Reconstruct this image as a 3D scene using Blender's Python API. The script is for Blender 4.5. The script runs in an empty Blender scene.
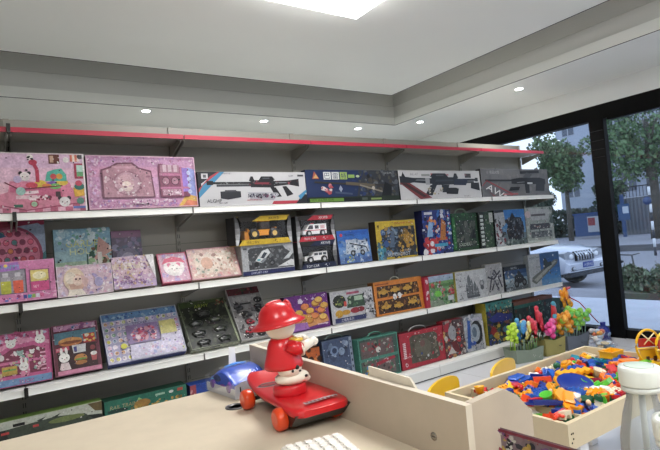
import bpy, math, random
from mathutils import Matrix, Vector
S = bpy.context.scene
COL = S.collection
PI = math.pi
S.view_settings.view_transform = 'Standard'
S.view_settings.look = 'None'
S.view_settings.gamma = 1.0
S.view_settings.use_curve_mapping = False
S.view_settings.exposure = 0.0

# ------------------------------------------------------------------ colours and materials
def lin(c):
    if isinstance(c, str):
        c = tuple(int(c[i:i + 2], 16) / 255 for i in (0, 2, 4))
    return tuple(x / 12.92 if x <= .04045 else ((x + .055) / 1.055) ** 2.4 for x in c[:3]) + (1.0,)

MATS = {}
def mat(name, rough=.5, metal=0, spec=.5, trans=0, alpha=1, coat=0, color=None, noise=.06, nscale=30, bump=0, emit=None, estr=0, fine=0):
    m = bpy.data.materials.new(name); m.use_nodes = True
    nt = m.node_tree; b = nt.nodes['Principled BSDF']
    b.inputs['Roughness'].default_value = rough
    b.inputs['Metallic'].default_value = metal
    b.inputs['Specular IOR Level'].default_value = spec
    b.inputs['Coat Weight'].default_value = coat
    b.inputs['Coat Roughness'].default_value = .15
    if color is None:
        a = nt.nodes.new('ShaderNodeAttribute'); a.attribute_name = 'Col'; src = a.outputs['Color']
    else:
        a = nt.nodes.new('ShaderNodeRGB'); a.outputs[0].default_value = lin(color); src = a.outputs[0]
    tc = nt.nodes.new('ShaderNodeTexCoord')
    n = nt.nodes.new('ShaderNodeTexNoise'); n.inputs['Scale'].default_value = nscale; n.inputs['Detail'].default_value = 5
    nt.links.new(tc.outputs['Object'], n.inputs['Vector'])
    mr = nt.nodes.new('ShaderNodeMapRange'); mr.inputs[3].default_value = 1 - noise; mr.inputs[4].default_value = 1 + noise
    nt.links.new(n.outputs['Fac'], mr.inputs[0])
    mx = nt.nodes.new('ShaderNodeMix'); mx.data_type = 'RGBA'; mx.blend_type = 'MULTIPLY'; mx.inputs[0].default_value = 1
    nt.links.new(src, mx.inputs[6]); nt.links.new(mr.outputs[0], mx.inputs[7])
    outc = mx.outputs[2]
    if fine:                                                        # fine printed detail: small cells a little lighter or darker than the ground print
        vo = nt.nodes.new('ShaderNodeTexVoronoi'); vo.inputs['Scale'].default_value = fine; nt.links.new(tc.outputs['Object'], vo.inputs['Vector'])
        bw = nt.nodes.new('ShaderNodeRGBToBW'); nt.links.new(vo.outputs['Color'], bw.inputs[0])
        m3 = nt.nodes.new('ShaderNodeMapRange'); m3.inputs[1].default_value = .2; m3.inputs[2].default_value = .8; m3.inputs[3].default_value = .84; m3.inputs[4].default_value = 1.05; nt.links.new(bw.outputs[0], m3.inputs[0])
        n2 = nt.nodes.new('ShaderNodeTexNoise'); n2.inputs['Scale'].default_value = fine * .22; nt.links.new(tc.outputs['Object'], n2.inputs['Vector'])
        m4 = nt.nodes.new('ShaderNodeMapRange'); m4.inputs[1].default_value = .35; m4.inputs[2].default_value = .65; m4.inputs[3].default_value = .86; m4.inputs[4].default_value = 1.03; nt.links.new(n2.outputs['Fac'], m4.inputs[0])
        mm = nt.nodes.new('ShaderNodeMath'); mm.operation = 'MULTIPLY'; nt.links.new(m3.outputs[0], mm.inputs[0]); nt.links.new(m4.outputs[0], mm.inputs[1])
        mx2 = nt.nodes.new('ShaderNodeMix'); mx2.data_type = 'RGBA'; mx2.blend_type = 'MULTIPLY'; mx2.inputs[0].default_value = 1
        nt.links.new(outc, mx2.inputs[6]); nt.links.new(mm.outputs[0], mx2.inputs[7])
        hs = nt.nodes.new('ShaderNodeHueSaturation'); hs.inputs['Saturation'].default_value = .97; hs.inputs['Value'].default_value = .69; nt.links.new(mx2.outputs[2], hs.inputs['Color']); outc = hs.outputs[0]
    nt.links.new(outc, b.inputs['Base Color'])
    if bump:
        bp = nt.nodes.new('ShaderNodeBump'); bp.inputs['Strength'].default_value = bump; bp.inputs['Distance'].default_value = .01
        nt.links.new(n.outputs['Fac'], bp.inputs['Height']); nt.links.new(bp.outputs[0], b.inputs['Normal'])
    if emit is not None:
        b.inputs['Emission Color'].default_value = lin(emit); b.inputs['Emission Strength'].default_value = estr
    MATS[name] = m
    return m

def clear_mat(name, tint, gloss, rough=.05, op=0.0):
    """thin clear film or pane: mostly transparent with a view-dependent reflection, plus some haze of its own"""
    m = bpy.data.materials.new(name); m.use_nodes = True
    nt = m.node_tree; nt.nodes.clear()
    out = nt.nodes.new('ShaderNodeOutputMaterial')
    t = nt.nodes.new('ShaderNodeBsdfTransparent'); t.inputs[0].default_value = lin(tint)
    g = nt.nodes.new('ShaderNodeBsdfGlossy'); g.inputs['Roughness'].default_value = rough
    d = nt.nodes.new('ShaderNodeBsdfDiffuse'); d.inputs[0].default_value = (.8, .8, .8, 1)
    lw = nt.nodes.new('ShaderNodeFresnel'); lw.inputs[0].default_value = 1.45
    mul = nt.nodes.new('ShaderNodeMath'); mul.operation = 'MULTIPLY'; mul.inputs[1].default_value = gloss
    nt.links.new(lw.outputs[0], mul.inputs[0])
    m1 = nt.nodes.new('ShaderNodeMixShader'); m1.inputs[0].default_value = op
    nt.links.new(t.outputs[0], m1.inputs[1]); nt.links.new(d.outputs[0], m1.inputs[2])
    m2 = nt.nodes.new('ShaderNodeMixShader')
    nt.links.new(mul.outputs[0], m2.inputs[0]); nt.links.new(m1.outputs[0], m2.inputs[1]); nt.links.new(g.outputs[0], m2.inputs[2])
    nt.links.new(m2.outputs[0], out.inputs[0])
    MATS[name] = m

mat('card', .5, spec=.3, coat=.08, nscale=25, noise=.08, fine=110)
mat('clean_card', .5, spec=.3, coat=.08, nscale=25, noise=.06, fine=.5)
mat('plastic', .28, spec=.5, coat=.2, noise=.03)
mat('matte', .7, noise=.08, nscale=18)
mat('shelfmetal', .4, noise=.03, nscale=6)
mat('paint', .8, noise=.02, nscale=2)
mat('chrome', .25, metal=.9, noise=.03)
mat('blackmetal', .6, spec=.15, color='060607')
mat('leafy', .6, noise=.25, nscale=2.5)
mat('wood', .55, noise=.10, nscale=12)
mat('ground', .85, noise=.18, nscale=3, bump=.1)
mat('carpaint', .25, coat=.6, metal=.2, noise=.01)
mat('lamp', .5, color='ffffff', emit='ffffff', estr=9)
clear_mat('film', 'fdfdfe', .22, .05, .01)
clear_mat('glass', 'eaf0f4', .8, .0, .012)
clear_mat('bottleclear', 'f2f6f6', .9, .10, .22)

# floor: pale glossy tile
def floor_mat():
    m = bpy.data.materials.new('floor_tile'); m.use_nodes = True
    nt = m.node_tree; b = nt.nodes['Principled BSDF']; b.inputs['Roughness'].default_value = .16
    tc = nt.nodes.new('ShaderNodeTexCoord')
    br = nt.nodes.new('ShaderNodeTexBrick'); br.offset = 0
    br.inputs['Scale'].default_value = 1; br.inputs['Brick Width'].default_value = .8; br.inputs['Row Height'].default_value = .8
    br.inputs['Mortar Size'].default_value = .002
    br.inputs['Color1'].default_value = lin('cfcfd2'); br.inputs['Color2'].default_value = lin('cacacf'); br.inputs['Mortar'].default_value = lin('8f8f90')
    nt.links.new(tc.outputs['Object'], br.inputs['Vector'])
    nt.links.new(br.outputs['Color'], b.inputs['Base Color'])
    MATS['floor_tile'] = m
floor_mat()

def building_mat(): pass

# ------------------------------------------------------------------ mesh builder
FONT_CACHE = {}
def text_mesh(s):
    if s in FONT_CACHE: return FONT_CACHE[s]
    c = bpy.data.curves.new('t', 'FONT'); c.body = s; c.resolution_u = 2
    o = bpy.data.objects.new('t', c)
    me = bpy.data.meshes.new_from_object(o)
    vs = [tuple(v.co) for v in me.vertices]; fs = [tuple(p.vertices) for p in me.polygons]
    bpy.data.objects.remove(o); bpy.data.curves.remove(c); bpy.data.meshes.remove(me)
    if vs:
        x0 = min(v[0] for v in vs); x1 = max(v[0] for v in vs); y0 = min(v[1] for v in vs); y1 = max(v[1] for v in vs)
        sx = (x1 - x0) or 1; sy = (y1 - y0) or 1
        vs = [((v[0] - x0) / sx, (v[1] - y0) / sy) for v in vs]
        asp = sx / sy
    else: asp = 1
    FONT_CACHE[s] = (vs, fs, asp)
    return FONT_CACHE[s]

class MB:
    def __init__(s): s.v = []; s.f = []; s.c = []; s.sm = []; s.M = Matrix()
    def vert(s, p):
        s.v.append(tuple(s.M @ Vector(p))); return len(s.v) - 1
    def face(s, ids, col, smooth=False):
        s.f.append(tuple(ids)); s.c.append(col); s.sm.append(smooth)
    def poly(s, pts, col):
        s.face([s.vert(p) for p in pts], col)
    def box(s, x0, y0, z0, x1, y1, z1, col, cols=None, bev=0):
        """cols: dict of face colours f b l r t d"""
        c = dict(f=col, b=col, l=col, r=col, t=col, d=col)
        if cols: c.update(cols)
        if bev:
            e = bev
            P = {}
            xs, ys, zs = (x0, x1), (y0, y1), (z0, z1)
            for i in (0, 1):
                for j in (0, 1):
                    for k in (0, 1):
                        sx, sy, sz = (1 if i == 0 else -1), (1 if j == 0 else -1), (1 if k == 0 else -1)
                        P[i, j, k, 0] = s.vert((xs[i], ys[j] + sy * e, zs[k] + sz * e))
                        P[i, j, k, 1] = s.vert((xs[i] + sx * e, ys[j], zs[k] + sz * e))
                        P[i, j, k, 2] = s.vert((xs[i] + sx * e, ys[j] + sy * e, zs[k]))
            q = lambda *a: s.face(a[:-1], a[-1])
            q(P[0,0,0,0], P[0,0,1,0], P[0,1,1,0], P[0,1,0,0], c['l']); q(P[1,0,0,0], P[1,1,0,0], P[1,1,1,0], P[1,0,1,0], c['r'])
            q(P[0,0,0,1], P[1,0,0,1], P[1,0,1,1], P[0,0,1,1], c['f']); q(P[0,1,0,1], P[0,1,1,1], P[1,1,1,1], P[1,1,0,1], c['b'])
            q(P[0,0,0,2], P[0,1,0,2], P[1,1,0,2], P[1,0,0,2], c['d']); q(P[0,0,1,2], P[1,0,1,2], P[1,1,1,2], P[0,1,1,2], c['t'])
            for j in (0, 1):
                for k in (0, 1):
                    q(P[0,j,k,1], P[1,j,k,1], P[1,j,k,2], P[0,j,k,2], c['t'] if k else c['f'])
            for i in (0, 1):
                for k in (0, 1):
                    q(P[i,0,k,0], P[i,1,k,0], P[i,1,k,2], P[i,0,k,2], c['t'] if k else c['d'])
                for j in (0, 1):
                    q(P[i,j,0,0], P[i,j,1,0], P[i,j,1,1], P[i,j,0,1], c['f'] if j == 0 else c['b'])
                    for k in (0, 1): q(P[i,j,k,0], P[i,j,k,1], P[i,j,k,2], c['f'])
            return
        p = [s.vert((x, y, z)) for z in (z0, z1) for y in (y0, y1) for x in (x0, x1)]
        for ids, k in (((0, 1, 5, 4), 'f'), ((3, 2, 6, 7), 'b'), ((2, 0, 4, 6), 'l'), ((1, 3, 7, 5), 'r'), ((4, 5, 7, 6), 't'), ((2, 3, 1, 0), 'd')):
            s.face([p[i] for i in ids], c[k])
    def prism(s, pts, axis, a, b, col, cole=None):
        """pts 2-D outline extruded along axis from a to b"""
        def mk(q, t):
            return {'x': (t, q[0], q[1]), 'y': (q[0], t, q[1]), 'z': (q[0], q[1], t)}[axis]
        A = [s.vert(mk(q, a)) for q in pts]; B = [s.vert(mk(q, b)) for q in pts]
        n = len(pts)
        s.face(A[::-1], cole or col); s.face(B, cole or col)
        for i in range(n): s.face((A[i], A[(i + 1) % n], B[(i + 1) % n], B[i]), col)
    def lathe(s, prof, col, n=20, center=(0, 0, 0), axis='z', smooth=True, cols=None):
        rings = []
        for r, h in prof:
            ring = []
            for i in range(n):
                a = 2 * PI * i / n; x, y = r * math.cos(a), r * math.sin(a)
                p = {'z': (x, y, h), 'x': (h, x, y), 'y': (x, h, y)}[axis]
                ring.append(s.vert((p[0] + center[0], p[1] + center[1], p[2] + center[2])))
            rings.append(ring)
        for k in range(len(rings) - 1):
            for i in range(n):
                s.face((rings[k][i], rings[k][(i + 1) % n], rings[k + 1][(i + 1) % n], rings[k + 1][i]), cols[k] if cols else col, smooth)
        if prof[0][0] > 1e-6: s.face(rings[0][::-1], cols[0] if cols else col)
        if prof[-1][0] > 1e-6: s.face(rings[-1], cols[-1] if cols else col)
    def ell(s, c, r, col, n=14, m=9, rot=None, power=1.0):
        """ellipsoid; power<1 makes it boxier"""
        rot = rot or Matrix()
        rings = []
        sg = lambda v: math.copysign(abs(v) ** power, v)
        for k in range(m + 1):
            t = -PI / 2 + PI * k / m
            ring = []
            for i in range(n):
                a = 2 * PI * i / n
                p = Vector((r[0] * sg(math.cos(t)) * sg(math.cos(a)), r[1] * sg(math.cos(t)) * sg(math.sin(a)), r[2] * sg(math.sin(t))))
                p = rot @ p
                ring.append(s.vert((p[0] + c[0], p[1] + c[1], p[2] + c[2])))
            rings.append(ring)
        for k in range(m):
            for i in range(n): s.face((rings[k][i], rings[k][(i + 1) % n], rings[k + 1][(i + 1) % n], rings[k + 1][i]), col, True)
    def tube(s, pts, r, col, n=8, closed=False):
        pts = [Vector(p) for p in pts]
        rr = r if isinstance(r, (list, tuple)) else [r] * len(pts)
        rings = []
        ref = Vector((0, 0, 1))
        for i, p in enumerate(pts):
            d = (pts[min(i + 1, len(pts) - 1)] - pts[max(i - 1, 0)]).normalized()
            u = d.cross(ref)
            if u.length < .05: u = d.cross(Vector((1, 0, 0)))
            u.normalize(); w = d.cross(u)
            rings.append([s.vert(p + (u * math.cos(2 * PI * k / n) + w * math.sin(2 * PI * k / n)) * rr[i]) for k in range(n)])
        for k in range(len(rings) - 1):
            for i in range(n): s.face((rings[k][i], rings[k][(i + 1) % n], rings[k + 1][(i + 1) % n], rings[k + 1][i]), col, True)
        s.face(rings[0][::-1], col); s.face(rings[-1], col)
    def build(s, name, material='card', parent=None, loc=None, rot=None, matrix=None):
        me = bpy.data.meshes.new(name)
        me.from_pydata(s.v, [], s.f)
        at = me.color_attributes.new('Col', 'FLOAT_COLOR', 'CORNER')
        cache = {}; buf = []
        for p, c in zip(me.polygons, s.c):
            if c not in cache: cache[c] = lin(c)
            buf.extend(cache[c] * p.loop_total)
        at.data.foreach_set('color', buf)
        me.polygons.foreach_set('use_smooth', s.sm)
        me.materials.append(MATS[material])
        me.update()
        o = bpy.data.objects.new(name, me); COL.objects.link(o)
        if parent is not None: o.parent = parent
        if matrix is not None: o.matrix_local = matrix
        else:
            if loc is not None: o.location = loc
            if rot is not None: o.rotation_euler = rot
        return o

def tag(o, label, cat, group=None, kind=None):
    o['label'] = label; o['category'] = cat
    if group: o['group'] = group
    if kind: o['kind'] = kind
    return o
def struct(o, label=None):
    o['kind'] = 'structure'
    if label: o['label'] = label
    return o
def empty(name, loc=(0, 0, 0), rot=(0, 0, 0)):
    o = bpy.data.objects.new(name, None); COL.objects.link(o); o.location = loc; o.rotation_euler = rot
    o.empty_display_size = .05
    return o
def copy_tree(o, parent=None):
    c = o.copy(); COL.objects.link(c); c.parent = parent
    for ch in list(o.children): copy_tree(ch, c)
    return c

# ------------------------------------------------------------------ printed artwork on a box face
class Art:
    """shapes printed on a front panel of size w x h (local x, z); every shape sits a hair in front of the last"""
    def __init__(s, mb, w, h, y=0.0): s.mb = mb; s.w = w; s.h = h; s.k = 1; s.y = y
    def _y(s): s.k += 1; return s.y - .00003 * s.k - .0001
    def R(s, u0, v0, u1, v1, c):
        y = s._y(); s.mb.poly([(u0 * s.w, y, v0 * s.h), (u1 * s.w, y, v0 * s.h), (u1 * s.w, y, v1 * s.h), (u0 * s.w, y, v1 * s.h)], c)
    def P(s, pts, c):
        y = s._y(); s.mb.poly([(u * s.w, y, v * s.h) for u, v in pts], c)
    def E(s, u, v, ru, rv, c, n=14, rot=0):
        y = s._y(); cr, sr = math.cos(rot), math.sin(rot)
        pts = []
        for i in range(n):
            a = 2 * PI * i / n; x = ru * s.w * math.cos(a); z = rv * s.h * math.sin(a)
            pts.append((u * s.w + x * cr - z * sr, y, v * s.h + x * sr + z * cr))
        s.mb.poly(pts, c)
    def C(s, u, v, r, c, n=12):  # true circle, r as a share of the height
        s.E(u, v, r * s.h / s.w, r, c, n)
    def T(s, txt, u, v, hh, c, maxw=None, slant=0, rot=0):
        vs, fs, asp = text_mesh(txt)
        H = hh * s.h; W = H * asp
        if maxw: W = maxw * s.w
        y = s._y(); cr, sr = math.cos(rot), math.sin(rot)
        ids = []
        for p in vs:
            x = p[0] * W + p[1] * H * slant; z = p[1] * H
            ids.append(s.mb.vert((u * s.w + x * cr - z * sr, y, v * s.h + x * sr + z * cr)))
        for f in fs: s.mb.face([ids[i] for i in f], c)
    def line(s, pts, t, c):
        for (a, b), (d, e) in zip(pts[:-1], pts[1:]):
            x0, z0, x1, z1 = a * s.w, b * s.h, d * s.w, e * s.h
            L = math.hypot(x1 - x0, z1 - z0) or 1; nx, nz = -(z1 - z0) / L * t * s.h / 2, (x1 - x0) / L * t * s.h / 2
            y = s._y(); s.mb.poly([(x0 + nx, y, z0 + nz), (x0 - nx, y, z0 - nz), (x1 - nx, y, z1 - nz), (x1 + nx, y, z1 + nz)], c)
    def S(s, seed, n, u0, v0, u1, v1, size, pal, kind='mix'):
        """n small printed blobs in a region; size as a share of the height"""
        r = random.Random(seed)
        for i in range(n):
            u = r.uniform(u0, u1); v = r.uniform(v0, v1); q = size * r.uniform(.4, 1.2); c = r.choice(pal)
            k = r.random() if kind == 'mix' else (0 if kind == 'dot' else .9)
            if k < .5: s.E(u, v, q * s.h / s.w * r.uniform(.6, 1.3), q * r.uniform(.5, 1), c, 8, r.uniform(0, 3))
            else:
                m = r.randint(3, 5); a0 = r.uniform(0, 6)
                y = s._y(); pts = []
                for j in range(m):
                    a = a0 + 2 * PI * j / m; rad = q * s.h * r.uniform(.6, 1.2)
                    pts.append((u * s.w + rad * math.cos(a), y, v * s.h + rad * math.sin(a) * .8))
                s.mb.poly(pts, c)
    def grad(s, u0, v0, u1, v1, cols, vertical=True):
        n = len(cols)
        for i, c in enumerate(cols):
            if vertical: s.R(u0, v0 + (v1 - v0) * i / n, u1, v0 + (v1 - v0) * (i + 1) / n, c)
            else: s.R(u0 + (u1 - u0) * i / n, v0, u0 + (u1 - u0) * (i + 1) / n, v1, c)
    def frame(s, t, c, tu=None):
        tu = tu or t * s.h / s.w
        s.R(0, 0, 1, t, c); s.R(0, 1 - t, 1, 1, c); s.R(0, t, tu, 1 - t, c); s.R(1 - tu, t, 1, 1 - t, c)
# ------------------------------------------------------------------ the room
XL, XR, YF, YB = -3.2, 5.15, -6.8, 2.26
ZS = 2.6
def simple(name, boxes, col, material='paint', st=True, parent=None):
    b = MB()
    for q in boxes: b.box(*q, col)
    o = b.build(name, material, parent)
    if st: struct(o)
    return o
o = simple('floor', [(XL, YF, -.12, XR + .12, YB, 0)], 'cacacf', 'floor_tile')
simple('wall_back', [(XL, YB, 0, XR + .12, YB + .12, 3.0)], 'e6e8e2')
simple('wall_left', [(XL - .12, YF, 0, XL, YB, 3.0)], 'e6e6e0')
simple('wall_front', [(XL, YF - .12, 0, XR + .12, YF, 3.0)], 'e6e6e0')
# window wall: white lintel above the black frame, and the black frame itself
simple('wall_right_lintel', [(XR, YF, 2.39, XR + .30, YB, 3.0)], 'e4e6e4')
C1 = (4.145, 1.465); C2 = (3.66, .94); C3 = (3.60, .88)
LO = (-2.2, -5.6); LO2 = (-1.8, -5.2); LO3 = (-1.64, -5.02)
def ring(b, x0, y0, x1, y1, X0, Y0, X1, Y1, z, t, col):
    """a flat frame between inner rectangle (x0..x1) and outer rectangle (X0..X1)"""
    b.box(X0, Y0, z, X1, y0, z + t, col); b.box(X0, y1, z, X1, Y1, z + t, col)
    b.box(X0, y0, z, x0, y1, z + t, col); b.box(x1, y0, z, X1, y1, z + t, col)
WH = 'eff0ea'
b = MB()
ring(b, LO[0], LO[1], C1[0], C1[1], XL, YF, XR, YB, ZS, .09, WH)                 # outer soffit
ring(b, LO[0] - .03, LO[1] - .03, C1[0] + .03, C1[1] + .03, XL, YF, XR, YB, 2.69, .145, 'dadad5')   # cornice bands above the white edge, recess shade put into their grey
ring(b, LO[0] - .02, LO[1] - .02, C1[0] + .02, C1[1] + .02, XL, YF, XR, YB, 2.835, .145, 'c4c4be')  # upper band: deeper recess shade painted in as a darker grey
b.box(XL, YF, 2.98, XR, YB, 3.1, WH)                                          # recess ceiling
b.box(LO2[0], LO2[1], 2.78, C2[0], C2[1], 2.84, WH); b.box(LO2[0] + .5, LO2[1] + .5, 2.84, C2[0] - .5, C2[1] - .5, 2.98, WH)                             # lowered central panel
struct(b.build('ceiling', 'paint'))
def inlay(n, x0, y0, x1, y1, z, t=.008, w=.012):
    b = MB()
    ring(b, x0 - 0, y0 - 0, x1, y1, x0 - w, y0 - w, x1 + w, y1 + w, z - t, t, '1c1c1c')
    struct(b.build('trim_%d' % n, 'blackmetal'))
inlay(1, LO[0], LO[1], C1[0], C1[1], ZS, .003, .007)
inlay(2, LO2[0], LO2[1], C2[0], C2[1], 2.786, .006, .014)
# ceiling downlights in the soffit
def downlight(x, y, label):
    t = empty('downlight', (x, y, ZS)); tag(t, label, 'ceiling light', 'round downlights in the ceiling border')
    b = MB(); b.lathe([(.036, -.001), (.048, -.006), (.05, 0)], 'e8e8e6', 24); b.build('trim_ring', 'plastic', t)
    b = MB(); b.lathe([(.0, -.002), (.036, -.002)], 'ffffff', 20); b.build('lamp_disc', 'lamp', t)
    return t
dls = [(-.05, 1.62, 'round ceiling downlight in the border beyond the left edge of the toy shelving'), (1.172, 1.601, 'round ceiling downlight above the pink princess toy box'), (2.443, 1.677, 'round ceiling downlight above the white toy rifle box with red stripe'),
       (3.772, 1.735, 'round ceiling downlight nearest the inner corner on the shelving side'), (4.37, 1.256, 'round ceiling downlight right at the inner corner on the window side'),
       (4.415, -.135, 'round ceiling downlight closest above the front window glass')]
for x, y, l in dls[1:]:
    downlight(x, y, l)
    L = bpy.data.lights.new('downlight_beam', 'SPOT'); L.energy = 78; L.spot_size = 2.3; L.spot_blend = .9; L.shadow_soft_size = .04; L.color = (1, .98, .94)
    lo = bpy.data.objects.new('downlight_beam', L); COL.objects.link(lo); lo.location = (x, y, ZS - .02)
# square ceiling panel lamps: one in view, two unseen ones added as fill light
def panel(x0, y0, x1, y1, label, e=25):
    t = empty('ceiling_panel_lamp', ((x0 + x1) / 2, (y0 + y1) / 2, 2.78)); tag(t, label, 'ceiling light')
    w, d = (x1 - x0) / 2, (y1 - y0) / 2
    b = MB(); b.box(-w, -d, -.075, w, d, 0, 'f4f4f4', bev=.006); b.build('housing', 'lamp', t)
    L = bpy.data.lights.new('panel_light', 'AREA'); L.shape = 'RECTANGLE'; L.size = x1 - x0; L.size_y = y1 - y0; L.energy = e; L.color = (1, .985, .95)
    lo = bpy.data.objects.new('panel_light', L); COL.objects.link(lo); lo.location = ((x0 + x1) / 2, (y0 + y1) / 2, 2.685)
panel(1.12, -1.51, 2.02, -.61, 'large bright square ceiling lamp at the top edge of the picture')
panel(1.12, -4.6, 2.02, -3.7, 'unseen square ceiling lamp added as fill light over the counter end of the shop')  # added behind the camera to fill the room with light
panel(-1.2, -4.6, -.3, -3.7, 'unseen square ceiling lamp added as fill light in the rear part of the shop')  # second added fill source, also out of view

# window frame (black) and panes
b = MB()
FY0, FY1 = YF, YB
b.box(XR, FY0, 2.24, XR + .10, FY1, 2.39, '0b0b0c')           # head
b.box(XR, FY0, -.02, XR + .12, FY1, .085, '0b0b0c')           # sill rail
b.box(XR - .02, -.565, 0, XR + .05, -.415, 2.24, '0b0b0c')     # wide post
b.box(XR, -2.75, 0, XR + .10, -2.65, 2.24, '0b0b0c')
b.box(XR, YB - .06, 0, XR + .10, YB, 2.24, '0b0b0c')
b.box(XR - .005, -2.65, 2.215, XR + .06, -.60, 2.24, '17181a')
w1 = struct(b.build('window_1', 'blackmetal'))
for i, (y0, y1) in enumerate([(-.415, YB - .06), (-2.65, -.565)]):
    b = MB(); b.box(XR + .04, y0, .085, XR + .05, y1, 2.24, 'ffffff'); b.build('pane', 'glass', w1)
# thin ledge strips on the post (louvre rings)
b = MB()
for z in (2.12, 2.02, 1.93, 1.85): b.box(XR - .024, -.555, z, XR - .0205, -.425, z + .004, '55585a')
b.build('joint_strip', 'chrome', w1)

# ------------------------------------------------------------------ shelving
sh = empty('gondola_shelving', (0, 0, 0))
tag(sh, 'long white metal shop shelving full of boxed toys with red top edge', 'shelving')
X0S, X1S = -1.0, 5.04
WHITE = 'e6e6e1'; RED = 'aa283e'
LV = {'1': 1.525, '2': 1.028, '3': .566}
bays = [(-1 + i, i) for i in range(6)]
YBK = .362
for i, (a, c) in enumerate(bays):
    c2 = c if i < 5 else X1S
    b = MB(); b.box(a + .006, YBK, .10, c2 - .006, YBK + .012, 2.14, '8f8c84')
    for z in (.33, .82, 1.30, 1.78): b.box(a + .006, YBK - .001, z, c2 - .006, YBK, z + .003, '55534e')
    b.build('back_panel', 'shelfmetal', sh)
def upright(x):
    b = MB(); b.box(x - .016, YBK - .012, 0, x + .016, YBK + .03, 2.14, '8d8a82')
    for k in range(39):
        z = .14 + k * .05
        for dx in (-.008, .004): b.box(x + dx, YBK - .0125, z, x + dx + .004, YBK - .0119, z + .028, '1d1d1c')
    return b.build('upright', 'shelfmetal', sh)
for x in range(-1, 6): upright(x)
def bracket(x, z, yf, parent):
    b = MB(); b.prism([(YBK - .012, z - .002), (yf + .03, z - .002), (yf + .03, z - .02), (YBK - .03, z - .085), (YBK - .012, z - .085)], 'x', x - .003, x + .003, '8a8880')
    b.build('bracket', 'shelfmetal', parent)
for lv, z in LV.items():
    for i, (a, c) in enumerate(bays):
        c2 = c if i < 5 else X1S
        b = MB()
        b.box(a + .003, .008, z - .022, c2 - .003, YBK - .013, z, WHITE)
        b.box(a + .003, .0, z - .037, c2 - .003, .008, z + .001, WHITE)
        b.box(a + .003, -.004, z - .037, c2 - .003, 0, z - .033, WHITE); b.box(a + .003, -.004, z - .003, c2 - .003, 0, z + .001, WHITE)
        s_ = b.build('shelf', 'shelfmetal', sh)
        bracket(a + .012, z - .022, 0, s_); bracket(c2 - .012, z - .022, 0, s_)
for i, (a, c) in enumerate(bays):                                                   # top shelf with red edge
    c2 = c if i < 5 else X1S
    b = MB(); z = 2.02
    b.prism([(.075, z), (YBK - .013, z), (YBK - .013, z - .02), (.075, z - .012)], 'x', a + .003, c2 - .003, 'b9b6ae')
    b.box(a + .003, .066, z - .026, c2 - .003, .075, z + .003, RED)
    s_ = b.build('top_shelf', 'shelfmetal', sh)
    bracket(a + .012, z - .02, .08, s_); bracket(c2 - .012, z - .02, .08, s_)
for i, (a, c) in enumerate(bays):                                                   # base shelf
    c2 = c if i < 5 else X1S
    b = MB(); b.box(a + .003, -.095, .086, c2 - .003, YBK - .013, .101, WHITE)
    b.box(a + .003, -.095, .012, c2 - .003, -.083, .086, 'd2d2cd'); b.box(a + .003, -.08, 0, c2 - .003, -.07, .02, '2a2a2a')
    b.build('base_shelf', 'shelfmetal', sh)
b = MB(); b.box(X1S - .03, YBK + .012, 0, X1S, YBK + .05, 2.14, 'a9a79f'); b.build('end_trim', 'shelfmetal', sh)
# small joint pegs at bay seams on the shelf lips
b = MB()
for z in LV.values():
    for x in range(0, 5): b.box(x - .004, -.006, z - .036, x + .004, -.004, z + .004, '5d5c58')
b.build('seam_clip', 'shelfmetal', sh)
for z in (1.525, 1.028, .566, 2.03):
    b = MB(); b.box(-.010, -.012 if z < 2 else .05, z - .045, .010, -.006 if z < 2 else .064, z + .010, '151515', bev=.002); b.build('black_clip', 'plastic', sh)
# ------------------------------------------------------------------ boxes on the shelves
S1, S2, S3, S4 = 1.525, 1.029, .567, .102
def place(spec, z, depth):
    X0, y0, X1, y1, h, lean = spec
    lean = max(lean, 0.0)
    w = math.hypot(X1 - X0, y1 - y0); rz = math.atan2(y1 - y0, X1 - X0)
    raise_ = depth * math.sin(lean)
    M = Matrix.Translation((X0, y0, z + raise_ + .0015)) @ Matrix.Rotation(rz, 4, 'Z') @ Matrix.Rotation(-lean, 4, 'X')
    return M, w, h - raise_ * math.cos(lean)
BG = {1: 'boxed toys on the top stocked shelf', 2: 'boxed toys on the second shelf', 3: 'boxed toys on the third shelf', 4: 'boxed toys on the bottom shelf'}
def tbox(name, label, lvl, spec, depth, art, side='c0b0b8', face='ffffff', top=None, z=None, material='card', cols=None, cat='boxed toy'):
    z = z if z is not None else {1: S1, 2: S2, 3: S3, 4: S4}[lvl]
    M, w, h = place(spec, z, depth)
    b = MB(); c = dict(f=face, t=top or side, r=side, l=side, b=side, d=side)
    if cols: c.update(cols)
    b.box(0, 0, 0, w, depth, h, side, c)
    a = Art(b, w, h); art(a)
    if material == 'card': a.S(int(spec[0] * 1000) % 997, 46, .03, .03, .97, .97, .017, ['2c2630', 'f3efec', '4a3f48', 'd9d2d2', '6e5a64'])
    o = b.build(name, material, matrix=M)
    tag(o, label, cat, BG[lvl])
    return o, w, h
def handle(o, w, h, d, col, hw=.07, hh=.035):
    b = MB(); pts = [(w / 2 + hw * math.cos(PI * k / 8), d / 2, h - .004 + hh * math.sin(PI * k / 8)) for k in range(9)]
    b.tube(pts, .004, col, 6); b.build('carry_handle', 'plastic', o)
PINKS = ['f1b3cf', 'e487b0', 'fbdbe8', 'd8699b', 'f9efe9', 'c9a2d8', 'f6d27a']
LILAC = ['cdb9e3', 'f3c6de', 'fdf3fa', 'a6a4dd', 'e7a3c8', 'f8e7a0']
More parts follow.
